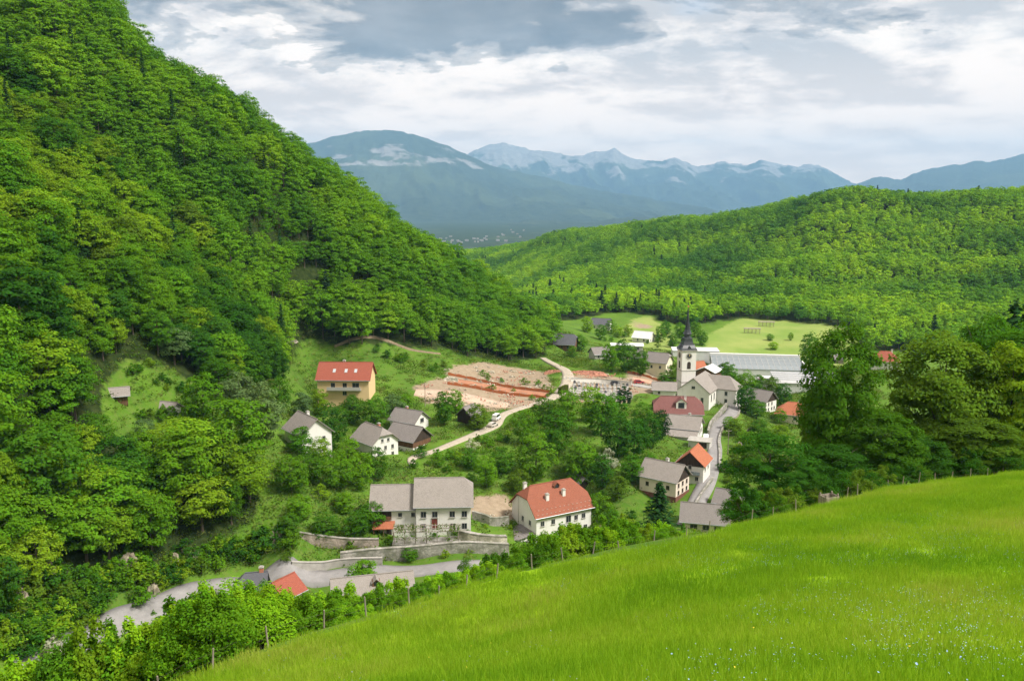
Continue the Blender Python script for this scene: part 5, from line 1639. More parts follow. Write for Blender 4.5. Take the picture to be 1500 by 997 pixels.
# ------------------------------------------------------------------ single trees of the village (column, foot row, distance, height m, width factor, tint)
VIL = [
    (651, 640, 272, 11, 1.0, 'green', 'left of the little wooden shed'), (700, 642, 270, 8.5, 1.1, 'olive green', 'right of the little wooden shed'), (668, 628, 285, 8, .9, 'bright green', 'behind the little wooden shed'),
    (785, 690, 236, 13, 1.15, 'bright green', 'in the central grove'), (815, 668, 250, 14, 1.1, 'green', 'in the central grove'), (850, 690, 240, 14, 1.1, 'bright green', 'in the central grove'), (880, 660, 258, 14, 1.1, 'green', 'in the central grove'),
    (905, 690, 244, 13, 1.05, 'deep green', 'in the central grove'), (865, 640, 275, 12, 1.1, 'yellow-green', 'in the central grove'), (900, 635, 278, 12, 1, 'green', 'in the central grove'), (832, 640, 272, 11, 1.1, 'bright green', 'in the central grove'),
    (770, 662, 256, 10, 1.1, 'bright green', 'in the central grove'), (882, 705, 231, 10, 1.0, 'deep green', 'in the central grove'), (795, 640, 276, 8, 1.2, 'green', 'in the central grove'),
    (928, 690, 246, 12, 1, 'deep green', 'on the bank left of the lane houses'), (950, 668, 262, 11, .95, 'deep green', 'on the bank left of the lane houses'), (968, 655, 272, 10, .9, 'dark green', 'on the bank left of the lane houses'),
    (940, 650, 276, 10, 1, 'green', 'on the bank left of the lane houses'), (925, 725, 232, 8, 1, 'green', 'on the bank left of the lane houses'), (905, 745, 224, 7, 1, 'olive green', 'on the bank left of the lane houses'),
    (948, 705, 236, 9, .95, 'green', 'on the bank left of the lane houses'),
    (485, 642, 236, 13, 1.0, 'deep green', 'right of the steep roofed white house'), (385, 660, 222, 16, 1.05, 'grey-green', 'left of the steep roofed white house'), (350, 640, 226, 13, 1.1, 'grey-green', 'left of the steep roofed white house'),
    (410, 590, 258, 11, 1.0, 'green', 'above the steep roofed white house'), (442, 585, 262, 10, 1.0, 'grey-green', 'above the steep roofed white house'), (405, 555, 285, 12, 1, 'deep green', 'above the steep roofed white house'),
    (378, 560, 276, 15, .8, 'dark green', 'above the steep roofed white house'), (318, 560, 255, 11, 1.1, 'grey-green', 'above the steep roofed white house'), (330, 600, 240, 13, 1.1, 'green', 'above the steep roofed white house'),
    (305, 590, 236, 9, 1.1, 'grey-green', 'right of the hillside clearing'), (300, 640, 212, 12, 1.1, 'bright green', 'right of the hillside clearing'), (262, 640, 204, 6, 1.1, 'bright green', 'right of the hillside clearing'), (205, 655, 190, 5.5, 1.1, 'green', 'below the hillside clearing'),
    (548, 612, 268, 11, 1.1, 'green', 'below the yellow house'), (575, 600, 278, 8, 1.2, 'grey-green', 'below the yellow house'), (516, 608, 270, 9.5, 1.2, 'green', 'below the yellow house'), (593, 588, 284, 6, 1.3, 'bright green', 'below the yellow house'), (468, 595, 278, 9, 1.1, 'yellow-green', 'below the yellow house'),
    (428, 735, 202, 9, 1.2, 'bright green', 'on the bank above the farmhouse wing'), (455, 725, 208, 9, 1.1, 'green', 'on the bank above the farmhouse wing'), (492, 722, 210, 10, 1.2, 'bright green', 'on the bank above the farmhouse wing'), (528, 715, 214, 10, 1.1, 'bright green', 'on the bank above the farmhouse wing'),
    (550, 700, 222, 9, 1.0, 'green', 'on the bank above the farmhouse wing'), (510, 690, 226, 8, 1.1, 'bright green', 'on the bank above the farmhouse wing'), (440, 680, 222, 8, 1.1, 'green', 'on the bank above the farmhouse wing'), (470, 690, 222, 6, 1.2, 'yellow-green', 'on the bank above the farmhouse wing'),
    (712, 712, 226, 9, 1.0, 'bright green', 'behind the garden between the big houses'), (735, 700, 234, 8, 1.1, 'green', 'behind the garden between the big houses'), (690, 690, 236, 6, 1.1, 'green', 'behind the garden between the big houses'), (760, 712, 226, 7, 1.1, 'olive green', 'behind the garden between the big houses'),
    (878, 760, 214, 8, 1.0, 'bright green', 'right of the red roofed manor'), (893, 780, 206, 6, 1.0, 'green', 'right of the red roofed manor'),
    (895, 552, 372, 13, 1.1, 'bright green', 'above the cemetery'), (918, 552, 375, 13, 1.1, 'green', 'above the cemetery'), (938, 552, 372, 11, 1.0, 'green', 'above the cemetery'), (910, 530, 410, 11, 1, 'green', 'above the cemetery'), (948, 540, 400, 8, 1, 'bright green', 'above the cemetery'),
    (985, 558, 362, 11, 1.0, 'olive green', 'beside the church tower'), (972, 560, 358, 6, 1.1, 'green', 'beside the church tower'),
    (850, 505, 445, 9, 1.2, 'green', 'near the dark house at the spur tip'), (838, 520, 420, 6, 1.2, 'bright green', 'near the dark house at the spur tip'), (805, 500, 460, 11, 1, 'yellow-green', 'near the dark house at the spur tip'), (860, 490, 520, 10, 1.2, 'yellow-green', 'near the dark house at the spur tip'),
    (800, 470, 500, 12, 1.1, 'vivid green', 'near the dark house at the spur tip'), (880, 495, 500, 9, 1.1, 'green', 'near the far slate roofed house'), (895, 482, 540, 9, 1.1, 'bright green', 'near the far slate roofed house'), (905, 490, 530, 8, 1.1, 'yellow-green', 'near the far slate roofed house'),
    (920, 485, 540, 8, 1, 'yellow-green', 'near the far slate roofed house'), (1005, 500, 520, 11, 1.1, 'green', 'at the far field\'s left end'), (1018, 492, 545, 10, 1.1, 'bright green', 'at the far field\'s left end'), (1028, 505, 520, 9, 1.1, 'green', 'at the far field\'s left end'), (996, 488, 540, 10, 1.1, 'bright green', 'at the far field\'s left end'), (1015, 480, 570, 11, 1.1, 'deep green', 'at the far field\'s left end'), (975, 482, 545, 10, 1.1, 'green', 'on the small grass slope by the wood'), (968, 492, 520, 10, 1, 'bright green', 'on the small grass slope by the wood'), (985, 500, 500, 9, 1, 'green', 'on the small grass slope by the wood'),
    (1068, 582, 378, 13, 1.1, 'green', 'between church and factory halls'), (1090, 588, 370, 13, 1.1, 'bright green', 'between church and factory halls'), (1078, 604, 342, 9, 1.1, 'deep green', 'between church and factory halls'), (1092, 612, 332, 11, 1.2, 'deep green', 'between church and factory halls'),
    (1108, 618, 328, 8, 1.1, 'green', 'between church and factory halls'), (1130, 580, 375, 12, 1.0, 'olive green', 'between church and factory halls'), (1148, 590, 368, 10, 1.0, 'deep green', 'between church and factory halls'), (1060, 570, 400, 11, 1.1, 'green', 'between church and factory halls'), (1110, 568, 398, 10, 1.1, 'green', 'between church and factory halls'),
    (1142, 620, 330, 6, 1.1, 'bright green', 'between church and factory halls'), (1205, 600, 340, 11, 1.1, 'green', 'between church and factory halls'),
    (1185, 545, 462, 19, .88, 'green', 'standing tall at the field\'s lower edge'), (1200, 548, 455, 11, .9, 'green', 'standing tall at the field\'s lower edge'), (1133, 511, 520, 5.0, 1.6, 'vivid green', 'alone in the middle of the far field'),
    (1128, 500, 545, 4.5, 1.4, 'bright green', 'behind the lone tree in the far field'), (1158, 502, 545, 5, .9, 'bright green', 'behind the lone tree in the far field'),
    (1075, 650, 290, 6, 1.2, 'olive green', 'on the slope right of the church lane'), (1090, 675, 272, 6, 1.3, 'bright green', 'on the slope right of the church lane'), (1110, 650, 290, 7, 1.2, 'green', 'on the slope right of the church lane'), (1068, 640, 300, 5, 1.2, 'bright green', 'on the slope right of the church lane'),
    (1080, 705, 248, 6, 1.3, 'olive green', 'on the slope right of the church lane'), (1125, 680, 265, 8, 1.2, 'olive green', 'on the slope right of the church lane'), (1140, 655, 285, 8, 1.2, 'yellow-green', 'on the slope right of the church lane'), (1100, 705, 246, 7, 1.2, 'green', 'on the slope right of the church lane'),
    (531, 842, 176, 5.5, 1.5, 'bright green', 'overhanging the road below the stone wall'), (600, 812, 186, 3.5, 1.2, 'green', 'against the tall stone retaining wall'), (545, 770, 198, 6.5, 1.3, 'green', 'left of the farmhouse terrace'), (522, 785, 194, 6, 1.2, 'green', 'left of the farmhouse terrace'),
    (478, 790, 192, 6, 1.3, 'green', 'on the grass above the rosy wall'), (440, 775, 194, 6, 1.2, 'bright green', 'on the grass above the rosy wall'), (505, 760, 202, 5, 1.3, 'bright green', 'on the grass above the rosy wall'), (425, 800, 188, 5, 1.2, 'green', 'on the grass above the rosy wall'),
    (1340, 560, 400, 12, 1.1, 'green', 'beyond the foreground trees by the red hipped roof'), (1262, 545, 430, 10, 1, 'deep green', 'beyond the foreground trees by the red hipped roof'),
]
for (u, v, d, h, wf, t, pl) in VIL:
    k = random.randrange(len(LOW))
    plant('garden_tree', LOW[k], at(u, v, d), h / 10.0, t, 'tree', 'trees in and around the village', pl, szx=wf * (1.0 if h < 9 else .86))
for (u, v, d, h) in ((907, 597, 316, 7.4), (914, 597, 316, 8.2), (921, 597, 316, 7.0)):
    plant('cypress_tree', CYP[int(u) % 2], at(u, v, d), h / 8.0, 'dark green', 'cypress', 'slim cypresses before the cemetery', 'before the cemetery wall')
_q, _h = by_top(967, 705, 188)
plant('spruce_tree', CON[0], _q, _h / 16.0, 'dark green', 'spruce', None, '', label='solitary dark spruce in front of the dark gabled house', szx=1.95)
plant('spruce_tree', CON[1], at(1000, 790, 186), .42, 'green', 'spruce', None, '', label='small conifer beside the solitary dark spruce', szx=1.5)
# blossoming bushes
for (u, v, d, h) in ((822, 708, 228, 3.6), (692, 668, 250, 3.0), (890, 690, 238, 4.5), (60, 760, 140, 4)):
    plant('blossoming_bush', BSH[int(u) % 3], at(u, v, d), h / 3.0, 'pale blossoming', 'bush', 'pale flowering bushes', 'amid the green trees', ('stem', 'foliage'))
# low garden bushes
rgb = random.Random(5)
for (x0, y0, x1, y1, n, dd, h0, h1, pl) in ((612, 685, 680, 668, 9, 242, 1.6, 2.6, 'in the row below the curved lane'), (690, 660, 760, 630, 9, 262, 1.4, 2.6, 'on the rough bank beside the lane'), (700, 545, 820, 588, 12, 340, 1.2, 2.2, 'around the bare building ground'),
                                            (555, 525, 650, 545, 10, 335, 1.6, 3.2, 'on the grass above the yellow house'), (560, 800, 745, 782, 9, 190, 1.0, 1.9, 'along the farmhouse terrace'), (505, 812, 740, 812, 12, 190, .9, 1.8, 'at the foot of the tall stone wall'), (640, 690, 745, 690, 12, 236, 1.2, 2.4, 'on the bank behind the farmhouse'),
                                            (870, 740, 930, 790, 10, 212, 1.6, 3.0, 'on the bank right of the manor'), (1060, 720, 1090, 640, 10, 262, 1.5, 3, 'below the outer lane wall'), (880, 500, 990, 510, 10, 480, 2.0, 3.4, 'at the far end of the village'), (215, 865, 300, 830, 10, 168, 2.0, 3.4, 'between the rocks of the road cutting'),
                                            (0, 925, 200, 868, 18, 142, 2.2, 4.4, 'at the foot of the wood by the road'), (0, 900, 210, 845, 18, 142, 2.6, 5.0, 'on the scrubby slope under the wood'), (195, 545, 295, 585, 11, 210, 1.4, 3.2, 'on the grass of the hillside clearing'), (200, 622, 300, 612, 9, 200, 1.6, 3.0, 'at the lower rim of the hillside clearing'), (212, 908, 330, 870, 9, 160, 1.0, 2.0, 'on the near verge of the lower road'), (-10, 940, 150, 908, 16, 142, 2.4, 4.2, 'in the hollow at the lower left'), (-20, 972, 75, 940, 14, 142, 2.6, 4.6, 'in the lower left corner beyond the near shrubs'), (200, 850, 420, 800, 20, 142, 2.2, 4.4, 'on the steep bank above the road'), (310, 820, 430, 790, 11, 182, 2.0, 3.6, 'above the road left of the stone walls'), (400, 700, 560, 760, 12, 206, 1.6, 3.0, 'on the grassy bank left of the farmhouse'), (930, 760, 1000, 700, 9, 216, 1.4, 2.6, 'around the dark gabled house')):
    for k in range(n):
        t = (k + rgb.uniform(.1, .9)) / n
        u, v = x0 + (x1 - x0) * t + rgb.gauss(0, 6), y0 + (y1 - y0) * t + rgb.gauss(0, 8)
        # walk to the ground point actually seen at that pixel
        q = Wz(u, v, 8.0) if False else at(u, v)
        h = rgb.uniform(h0, h1)
        plant('bush', BSH[rgb.randrange(3)], q, h / 3.0, rgb.choice(['green', 'bright green', 'bright green', 'olive green', 'yellow-green', 'deep green']), 'bush', 'low bushes of gardens and banks', pl, ('stem', 'foliage'), szx=rgb.uniform(1, 1.4))


# ------------------------------------------------------------------ big trees and shrubs along the meadow
def fence_point(u, t):
    """point at photo column u on the fence line, t metres beyond it"""
    us = [f[0] for f in FENCE]
    P = np.array([W(*f) for f in FENCE])
    p = np.array([np.interp(u, us, P[:, k]) for k in range(3)])
    x, y = p[0] - .6 * t, p[1] + .8 * t
    return np.array([x, y, g1(x, y)])


for (u, vt, d, wpx, kind, ti, lab) in (
        (1130, 636, 94, 125, 'o', 'deep green', 'dark open crowned tree beside the low grey roofed house'),
        (1180, 690, 90, 70, 'o', 'deep green', 'small green tree between the dark tree and the tall one'),
        (1238, 490, 106, 128, 'b', 'green', 'tallest green tree in front of the factory halls'),
        (1204, 556, 116, 56, 'b', 'olive green', 'light tree reaching left over the orange roofed house'),
        (1222, 655, 98, 95, 'b', 'deep green', 'green tree behind the wooden crate at the fence'),
        (1300, 610, 100, 105, 'b', 'green', 'broad green tree with forked trunk at the fence'),
        (1388, 488, 112, 165, 'b', 'olive green', 'large rounded olive tree right of the red hipped roof'),
        (1345, 640, 102, 90, 'b', 'deep green', 'green tree tucked under the large rounded olive tree'),
        (1436, 615, 104, 110, 'b', 'olive green', 'olive tree close behind the upper fence'),
        (1458, 472, 128, 110, 'b', 'green', 'tall tree rising above its neighbours near the right edge'),
        (1492, 505, 110, 100, 'b', 'yellow-green', 'light tree with dark trunk at the right edge'),
        (1540, 478, 112, 150, 'b', 'green', 'green tree cut by the right edge')):
    pr, base, rx = (BIG, 20.0, 6.6) if kind == 'b' else (OPEN, 16.0, 5.4)
    q, h = by_top(u, vt, d)
    h = max(h, 4)
    s = h / (base * .95)
    plant('large_tree', pr[random.randrange(len(pr))], q, s, ti, 'tree', 'big trees beyond the meadow fence', '', label=lab, szx=(wpx / FPX * d / 2) / (rx * s))
for (u, t, vt) in ((1488, 180, 445), (1510, 190, 440), (1455, 200, 470)):
    q, h = by_top(u, vt, t)
    plant('spruce_tree', CON[int(t) % 3], q, h / 16.0, 'dark green', 'spruce', 'dark spruces at the right edge', 'behind the big trees at the right edge')

SPL = [('in the thicket at the bottom left corner', 60), ('before the lower road', 230), ('in front of the slate roofed roadhouse', 370), ('in front of the long grey roof', 500), ('below the grey stone wall', 640), ('below the cream stone bank', 740),
       ('in front of the red roofed manor', 850), ('before the dark spruce', 960)]
rgs = random.Random(11)
for k in range(46):
    u = 1082 + k * 11 + rgs.uniform(-5, 5)
    d = float(np.interp(u, [f[0] for f in FENCE], [f[2] for f in FENCE])) + rgs.choice([2.0, 3.5, 6.0])
    p = W(u, 700, d); q = np.array([p[0], p[1], g1(p[0], p[1])])
    plant('shrub', SHR[rgs.randrange(len(SHR))], q, rgs.uniform(.5, 1.15), rgs.choice(['deep green', 'green', 'olive green']), 'shrub', 'shrubs below the meadow fence', 'under the big trees beyond the fence', ('stem', 'foliage'), szx=rgs.uniform(1.0, 1.6))
# crest line of the shrub belt as it stands behind the fence: column, row
BELT = [(-60, 875), (40, 878), (120, 900), (160, 930), (205, 924), (255, 900), (288, 880), (308, 866), (345, 882), (388, 866), (420, 890), (450, 872), (500, 874), (560, 866), (610, 858), (660, 842), (720, 826), (770, 800), (800, 785), (850, 770), (900, 767), (950, 770), (1000, 776), (1040, 788)]
FV = lambda u: np.interp(u, [f[0] for f in FENCE], [f[1] for f in FENCE])
FD = lambda u: np.interp(u, [f[0] for f in FENCE], [f[2] for f in FENCE])
for row in range(3):
    for k, u in enumerate(np.linspace(-40, 1020, 58 if row < 2 else 46)):
        uu = u + rgs.uniform(-9, 9)
        d = float(FD(uu)) + [1.8, 5.0, 9.5][row] + rgs.uniform(-.8, 1.6) + (4 + row * 3 if uu < 250 else 0)
        vt = float(np.interp(uu, [b[0] for b in BELT], [b[1] for b in BELT])) + rgs.uniform(-7, 9) + [8, 2, 0][row]
        q, h = by_top(uu, vt, d)
        if h < .7 or rgs.random() < .05: continue
        h = min(h, 6.5)
        pl = min(SPL, key=lambda s: abs(s[1] - uu))[0]
        ti = rgs.choice(['vivid green', 'vivid green', 'vivid green', 'bright green', 'bright green', 'yellow-green', 'green'])
        plant('shrub', SHR[rgs.randrange(len(SHR))], q, h / 3.25, ti, 'shrub', 'shrubs below the meadow fence', pl, ('stem', 'foliage'), szx=rgs.uniform(.9, 1.3) * (1.5 / max(h / 2, 1)) ** .5)
for (u, vt, d, wf, ti, lab) in ((683, 812, 72, .62, 'green', 'slender young tree standing above the shrubs below the stone wall'), (330, 850, 64, 1.0, 'vivid green', 'young tree left of the slate roofed roadhouse'), (386, 846, 62, .6, 'green', 'thin young tree between the two small roadhouses'),
                               (905, 768, 80, .9, 'vivid green', 'young leafy tree before the right end of the manor'), (812, 788, 78, .8, 'vivid green', 'young tree hiding the manor\'s ground floor')):
    q, h = by_top(u, vt, d)
    plant('young_tree', OPEN[random.randrange(2)], q, h / 16.5, ti, 'tree', 'young trees among the fence shrubs', '', label=lab, szx=wf)


# ------------------------------------------------------------------ meadow fence
def meadow_fence():
    r = empty('meadow_fence')
    tag(r, 'old wire fence on grey wooden posts along the meadow edge', 'fence')
    P = smooth_path([W(*f)[:2] for f in FENCE[1:]], 10)
    seg = np.r_[0, np.cumsum(np.linalg.norm(np.diff(P, axis=0), axis=1))]
    me = MB().tube([(0, 0, -.5), (0, 0, .6), (0.01, 0, 1.32), (0, 0, 1.36)], [.05, .047, .042, .018], 7).mesh('post', POSTW)
    s = 1.0
    tops = []
    rr = random.Random(3)
    while s < seg[-1]:
        x, y = np.interp(s, seg, P[:, 0]), np.interp(s, seg, P[:, 1])
        z = g1(x, y)
        o = obj('post', me, r, (x, y, z), rr.uniform(0, 6))
        lx, ly = rr.gauss(0, .07), rr.gauss(0, .07)
        o.rotation_euler = (lx, ly, 0)
        k = rr.uniform(.65, 1.05); o.scale = (1.1, 1.1, k)
        tops.append((x + ly * .6, y - lx * .6, z, k))
        s += rr.uniform(2.3, 3.6)
    for hgt in (.55, 1.05):
        path = []
        for a, b in zip(tops[:-1], tops[1:]):
            path.append((a[0], a[1], a[2] + hgt * a[3])); path.append(((a[0] + b[0]) / 2, (a[1] + b[1]) / 2, (a[2] + b[2]) / 2 + hgt - .06))
        MB().tube(path, [.004] * len(path), 4, False).build('wire', m_plain('rusty_wire', (.12, .09, .07), .7), r)


meadow_fence()


def wooden_box():
    p = fence_point(1199, -1.0)
    r = empty('wooden_crate', p, R(20))
    tag(r, 'weathered wooden plank crate standing at the fence', 'crate')
    pl = MB().box(-.75, .75, -.03, .03, 0, .22).mesh('plank', POSTW)
    pe = MB().box(-.03, .03, -.5, .5, 0, .22).mesh('plank', POSTW)
    for k in range(4):
        for y in (-.5, .5): obj('plank', pl, r, (0, y, .02 + k * .245))
        for x in (-.72, .72): obj('plank', pe, r, (x, 0, .03 + k * .245))
    me = MB().box(-.06, .06, -.06, .06, -.4, 1.2).mesh('post', POSTW)
    for x in (-.66, .66):
        for y in (-.41, .41): obj('post', me, r, (x, y, 0))


wooden_box()


# ------------------------------------------------------------------ cars, graves, site, hayracks
def car(u, v, d, rz, col, label, van=False, z=None):
    p = at(u, v, d)
    r = empty('van' if van else 'car', (p[0], p[1], p[2] + .36), R(rz))
    tag(r, label, 'van' if van else 'car', 'vehicles of the village')
    paint = m_plain('car_paint_%d_%d_%d' % tuple(int(c * 99) for c in col), col, .3, .03, 1, .5)
    hb, ht = (.95, 2.0) if van else (.85, 1.45)
    prof = [(-2.1, .3), (2.1, .3), (2.15, .7), (1.2 if not van else 1.7, hb), (-2.1, hb + .05)]
    MB().prism(prof, 'y', -.86, .86).build('body', paint, r)
    cab = [(-1.95, hb + .053), (1.1 if not van else 1.65, hb + .003), (.35 if not van else 1.2, ht), (-1.5 if not van else -1.95, ht)]
    MB().prism(cab, 'y', -.76, .76).build('cabin', paint, r)
    MB().prism([(c[0] * .9, hb + .12 + (c[1] - hb) * .78) for c in cab], 'y', -.775, .775).build('side_window', GLASS, r)
    w = MB().tube([(0, -.12, 0), (0, .12, 0)], [.32, .32], 12).mesh('wheel', BLACKMET)
    for x in (-1.3, 1.3):
        for y in (-.78, .78): obj('wheel', w, r, (x, y, .32))


car(727, 616, 282, 70, (.75, .74, .72), 'white van on the lane by the wooden shed', True)
car(722, 624, 274, 60, (.55, .5, .45), 'beige car waiting at the bend of the lane')
car(902, 565, 346, 10, (.05, .05, .06), 'dark car parked at the cemetery yard')
car(936, 562, 348, 5, (.35, .03, .04), 'dark red car left of the church annex')
car(1062, 585, 346, 0, (.42, .03, .03), 'red car parked behind the church')
car(1034, 640, 281, 75, (.8, .8, .8), 'white car on the lane before the carport')


def graves():
    st = [m_plain('grave_grey', (.42, .41, .40), .5, .2, 3), m_plain('grave_dark', (.10, .10, .11), .3, .2, 3), m_plain('grave_white', (.5, .49, .46), .6, .1, 3)]
    bodies = [MB().prism([(-.45, 0), (.45, 0), (.45, .9), (.25, 1.15), (0, 1.22), (-.25, 1.15), (-.45, .9)], 'y', -.09, .09).mesh('headstone', m) for m in st]
    bed = MB().box(-.6, .6, -2.0, -.13, -.1, .22).mesh('kerb', CONC)
    rr = random.Random(8)
    for j in range(3):
        for i in range(13):
            u = 842 + i * 6.4 + rr.uniform(-1, 1)
            p = at(u, 574 + j * 3.5, 342 - j * 4.5)
            k = rr.randrange(3)
            r = empty('gravestone', (p[0], p[1], p[2] + .34), R(rr.uniform(-4, 4)))
            hb = obj('headstone', bodies[k], r); hb.scale = (1.1, 1, rr.uniform(.8, 1.4)); obj('kerb', bed, r)
            NAMING.append((r, ['grey', 'dark', 'white'][k], 'gravestone', ['in the rear row of the cemetery', 'in the middle row of the cemetery', 'in the front row of the cemetery'][j], u))
            tag(r, None, 'gravestone', 'gravestones of the cemetery')


graves()


def site():
    net = NT('orange_netting')
    b = net.n('ShaderNodeBsdfDiffuse'); b.inputs[0].default_value = (.46, .15, .065, 1)
    tr = net.n('ShaderNodeBsdfTranslucent'); tr.inputs[0].default_value = (.45, .16, .06, 1)
    mx = net.n('ShaderNodeMixShader'); mx.inputs[0].default_value = .3
    net.l(b.outputs[0], mx.inputs[1]); net.l(tr.outputs[0], mx.inputs[2]); net.l(mx.outputs[0], net.out.inputs[0])
    for pts, lab in (([(655, 552, 322), (690, 556, 322), (740, 566, 320), (800, 582, 316)], 'front run of orange safety netting round the bare ground'), ([(656, 541, 338), (700, 545, 338), (750, 556, 334), (806, 574, 326)], 'rear run of orange safety netting round the bare ground'),
                     ([(918, 552, 372), (945, 552, 372), (972, 556, 366)], 'orange netting along the bank above the parked cars')):
        P = smooth_path([W(*q)[:2] for q in pts], 9)
        z = G(P[:, 0], P[:, 1])
        r = empty('safety_fence'); tag(r, lab, 'fence', 'orange safety netting')
        hh = 1.1
        v = np.vstack([np.c_[P, z + .05], np.c_[P, z + hh + .2 * np.sin(np.arange(len(P)) * 1.9)]])
        n = len(P)
        fs = [(i, i + 1, n + i + 1, n + i) for i in range(n - 1)] 
        obj('netting', mesh_np('netting', v, fs, net.m), r)
        me = MB().box(-.05, .05, -.05, .05, -.3, 1.8).mesh('post', WOOD_GREY)
        for i in range(0, n, 3): obj('post', me, r, (P[i][0], P[i][1], z[i]))
    red = m_plain('red_clay', (.36, .165, .095), .95, .3, .6)
    ribbon('path', w_([(660, 547, 331), (700, 551, 331), (750, 561, 328), (800, 577, 322)]), [6, 7, 7, 6], red, .2)
    ribbon('path', w_([(925, 558, 360), (948, 560, 357), (970, 562, 352)]), [7, 8, 7], m_plain('pink_earth', (.48, .29, .20), .95, .2, .6), .2)
    ribbon('path', w_([(608, 572, 306), (650, 575, 306), (700, 584, 304), (745, 592, 302)]), [9, 14, 12, 6], m_plain('pale_earth', (.47, .35, .26), .95, .2, .35), .15)
    rr = random.Random(4)
    for (u, v, d, rx, h, lab, mat) in ((858, 556, 362, 9.0, 1.8, 'long heap of red bricks and rubble above the cemetery', m_plain('red_rubble', (.40, .19, .13), .95, .45, 2.5)), (812, 548, 366, 4.5, 1.2, 'small rubble heap beside the upper lane', m_plain('red_rubble', (.40, .19, .13))),
                                       (660, 545, 330, 3.0, 1.5, 'pale heap of stones at the left end of the netting', STONE_P), (420, 533, 330, 4.5, 1.4, 'brushwood heap left of the yellow house', WOOD_GREY)):
        p = at(u, v, d)
        r = empty('rubble_heap', p, 0); tag(r, lab, 'heap', 'heaps of building rubble')
        vs, fs = [], []
        n, m = 26, 14
        for i in range(n):
            for j in range(m):
                x, y = -rx + 2 * rx * i / (n - 1), -2.2 + 4.4 * j / (m - 1)
                k = max(0, 1 - (x / rx) ** 2) * max(0, 1 - (y / 2.2) ** 2)
                vs.append((x, y, -.4 + h * (k ** .6) * rr.uniform(.6, 1.25)))
        for i in range(n - 1):
            for j in range(m - 1): fs.append((i * m + j, (i + 1) * m + j, (i + 1) * m + j + 1, i * m + j + 1))
        obj('mound', mesh_np('mound', vs, fs, mat), r)
        bk = MB()
        for k in range(110):
            x, y = rr.uniform(-rx, rx) * .9, rr.uniform(-2, 2) * .9
            k2 = max(0, 1 - (x / rx) ** 2) * max(0, 1 - (y / 2.2) ** 2)
            z = -.3 + h * k2 ** .6 * 1.0
            s = rr.uniform(.1, .3)
            a = rr.uniform(0, 3)
            bk.tube([(x - s * math.cos(a), y - s * math.sin(a), z), (x + s * math.cos(a), y + s * math.sin(a), z + rr.uniform(0, .3))], [s * .6, s * .6], 4)
        b = bk.build('rubble', mat, r); b['kind'] = 'stuff'
    # clipped hedge at the cemetery gate
    rg = np.random.default_rng(77)
    n = 2600
    Q = rg.uniform(-1, 1, (n, 3)); ax = rg.integers(0, 3, n); Q[np.arange(n), ax] = np.sign(Q[np.arange(n), ax]) * rg.uniform(.93, 1.06, n)
    Q[:, 2] = np.abs(Q[:, 2]) if False else Q[:, 2]
    N_ = np.zeros((n, 3)); N_[np.arange(n), ax] = np.sign(Q[np.arange(n), ax])
    v, f = leaf_quads(Q * np.array([3.2, .7, 1.5]) + np.array([0, 0, 1.5]), N_ + rg.normal(size=(n, 3)) * .4, .3, rg)
    p = at(825, 574, 326)
    r = empty('hedge', p, R(62)); tag(r, 'clipped yellow-green box hedge at the cemetery entrance', 'hedge')
    b = obj('foliage', mesh_np('foliage', v, f, LEAF_OBJ), r); b.color = (.10, .13, .014, 1)
    obj('core', MB().box(-3.1, 3.1, -.6, .6, -.3, 2.85).mesh('core', m_plain('hedge_twigs', (.05, .055, .02), .95)), r)
    # hayracks
    for (u, v, d, lab) in ((1101, 499, 566, 'long open wooden hayrack in the far field'), (1122, 486, 590, 'smaller wooden hayrack higher up the far field')):
        p = at(u, v, d)
        r = empty('hayrack', p, R(-10)); tag(r, lab, 'hayrack', 'hayracks in the far field')
        me = MB().box(-.14, .14, -.14, .14, -.5, 3.4).mesh('post', WOOD_GREY)
        for k in range(5): obj('post', me, r, (-5 + k * 2.5, 0, 0))
        rl = MB().box(-5.3, 5.3, .15, .24, -.06, .06).mesh('rail', WOOD_GREY)
        for k in range(5): obj('rail', rl, r, (0, 0, .7 + k * .55))
        MB().slab([[(-5.5, -.8, 3.3), (5.5, -.8, 3.3), (5.5, 0, 3.8), (-5.5, 0, 3.8)], [(-5.5, 0, 3.8), (5.5, 0, 3.8), (5.5, .8, 3.3), (-5.5, .8, 3.3)]], .1).build('roof', WOOD_GREY, r)


site()


def utility_poles():
    for (u, v, d, lab) in ((623, 602, 290, 'thin wooden utility pole in the grass right of the yellow house'), (1066, 668, 262, 'wooden utility pole beside the church lane'), (760, 760, 212, 'wooden utility pole behind the garden wall')):
        p = at(u, v, d)
        r = empty('utility_pole', p); tag(r, lab, 'pole', 'utility poles of the village')
        MB().tube([(0, 0, -.5), (0, 0, 8.2)], [.14, .09], 8).build('post', POSTW, r)
        b = MB().box(-.8, .8, -.05, .05, 7.5, 7.62).build('crossarm', POSTW, r)
        me = MB().lathe([(.05, 7.63), (.06, 7.75), (.03, 7.85)], 6).mesh('insulator', FRAME_W)
        for x in (-.7, .7): obj('insulator', me, b, (x, 0, 0))


utility_poles()


def vines():
    rg = np.random.default_rng(31)
    n = 1500
    C = np.c_[rg.uniform(-7.6, 7.6, n), rg.uniform(-1.9, 2.7, n), rg.normal(.55, .18, n)]
    k = rg.random(n) < .3
    C[k, 1] = -1.7 + rg.normal(0, .12, k.sum()); C[k, 2] = rg.uniform(-1.6, .6, k.sum())
    keep = fbm(C[:, 0] / 1.4, C[:, 1] / 1.4, 2, 3) > .46
    C = C[keep]
    v, f = leaf_quads(C, rg.normal(size=C.shape) * .6 + np.array([0, -.3, .8]), .34, rg)
    o = obj('vine_foliage', mesh_np('vine_foliage', v, f, LEAF_OBJ), PERGOLA); o.color = (.10, .15, .03, 1)


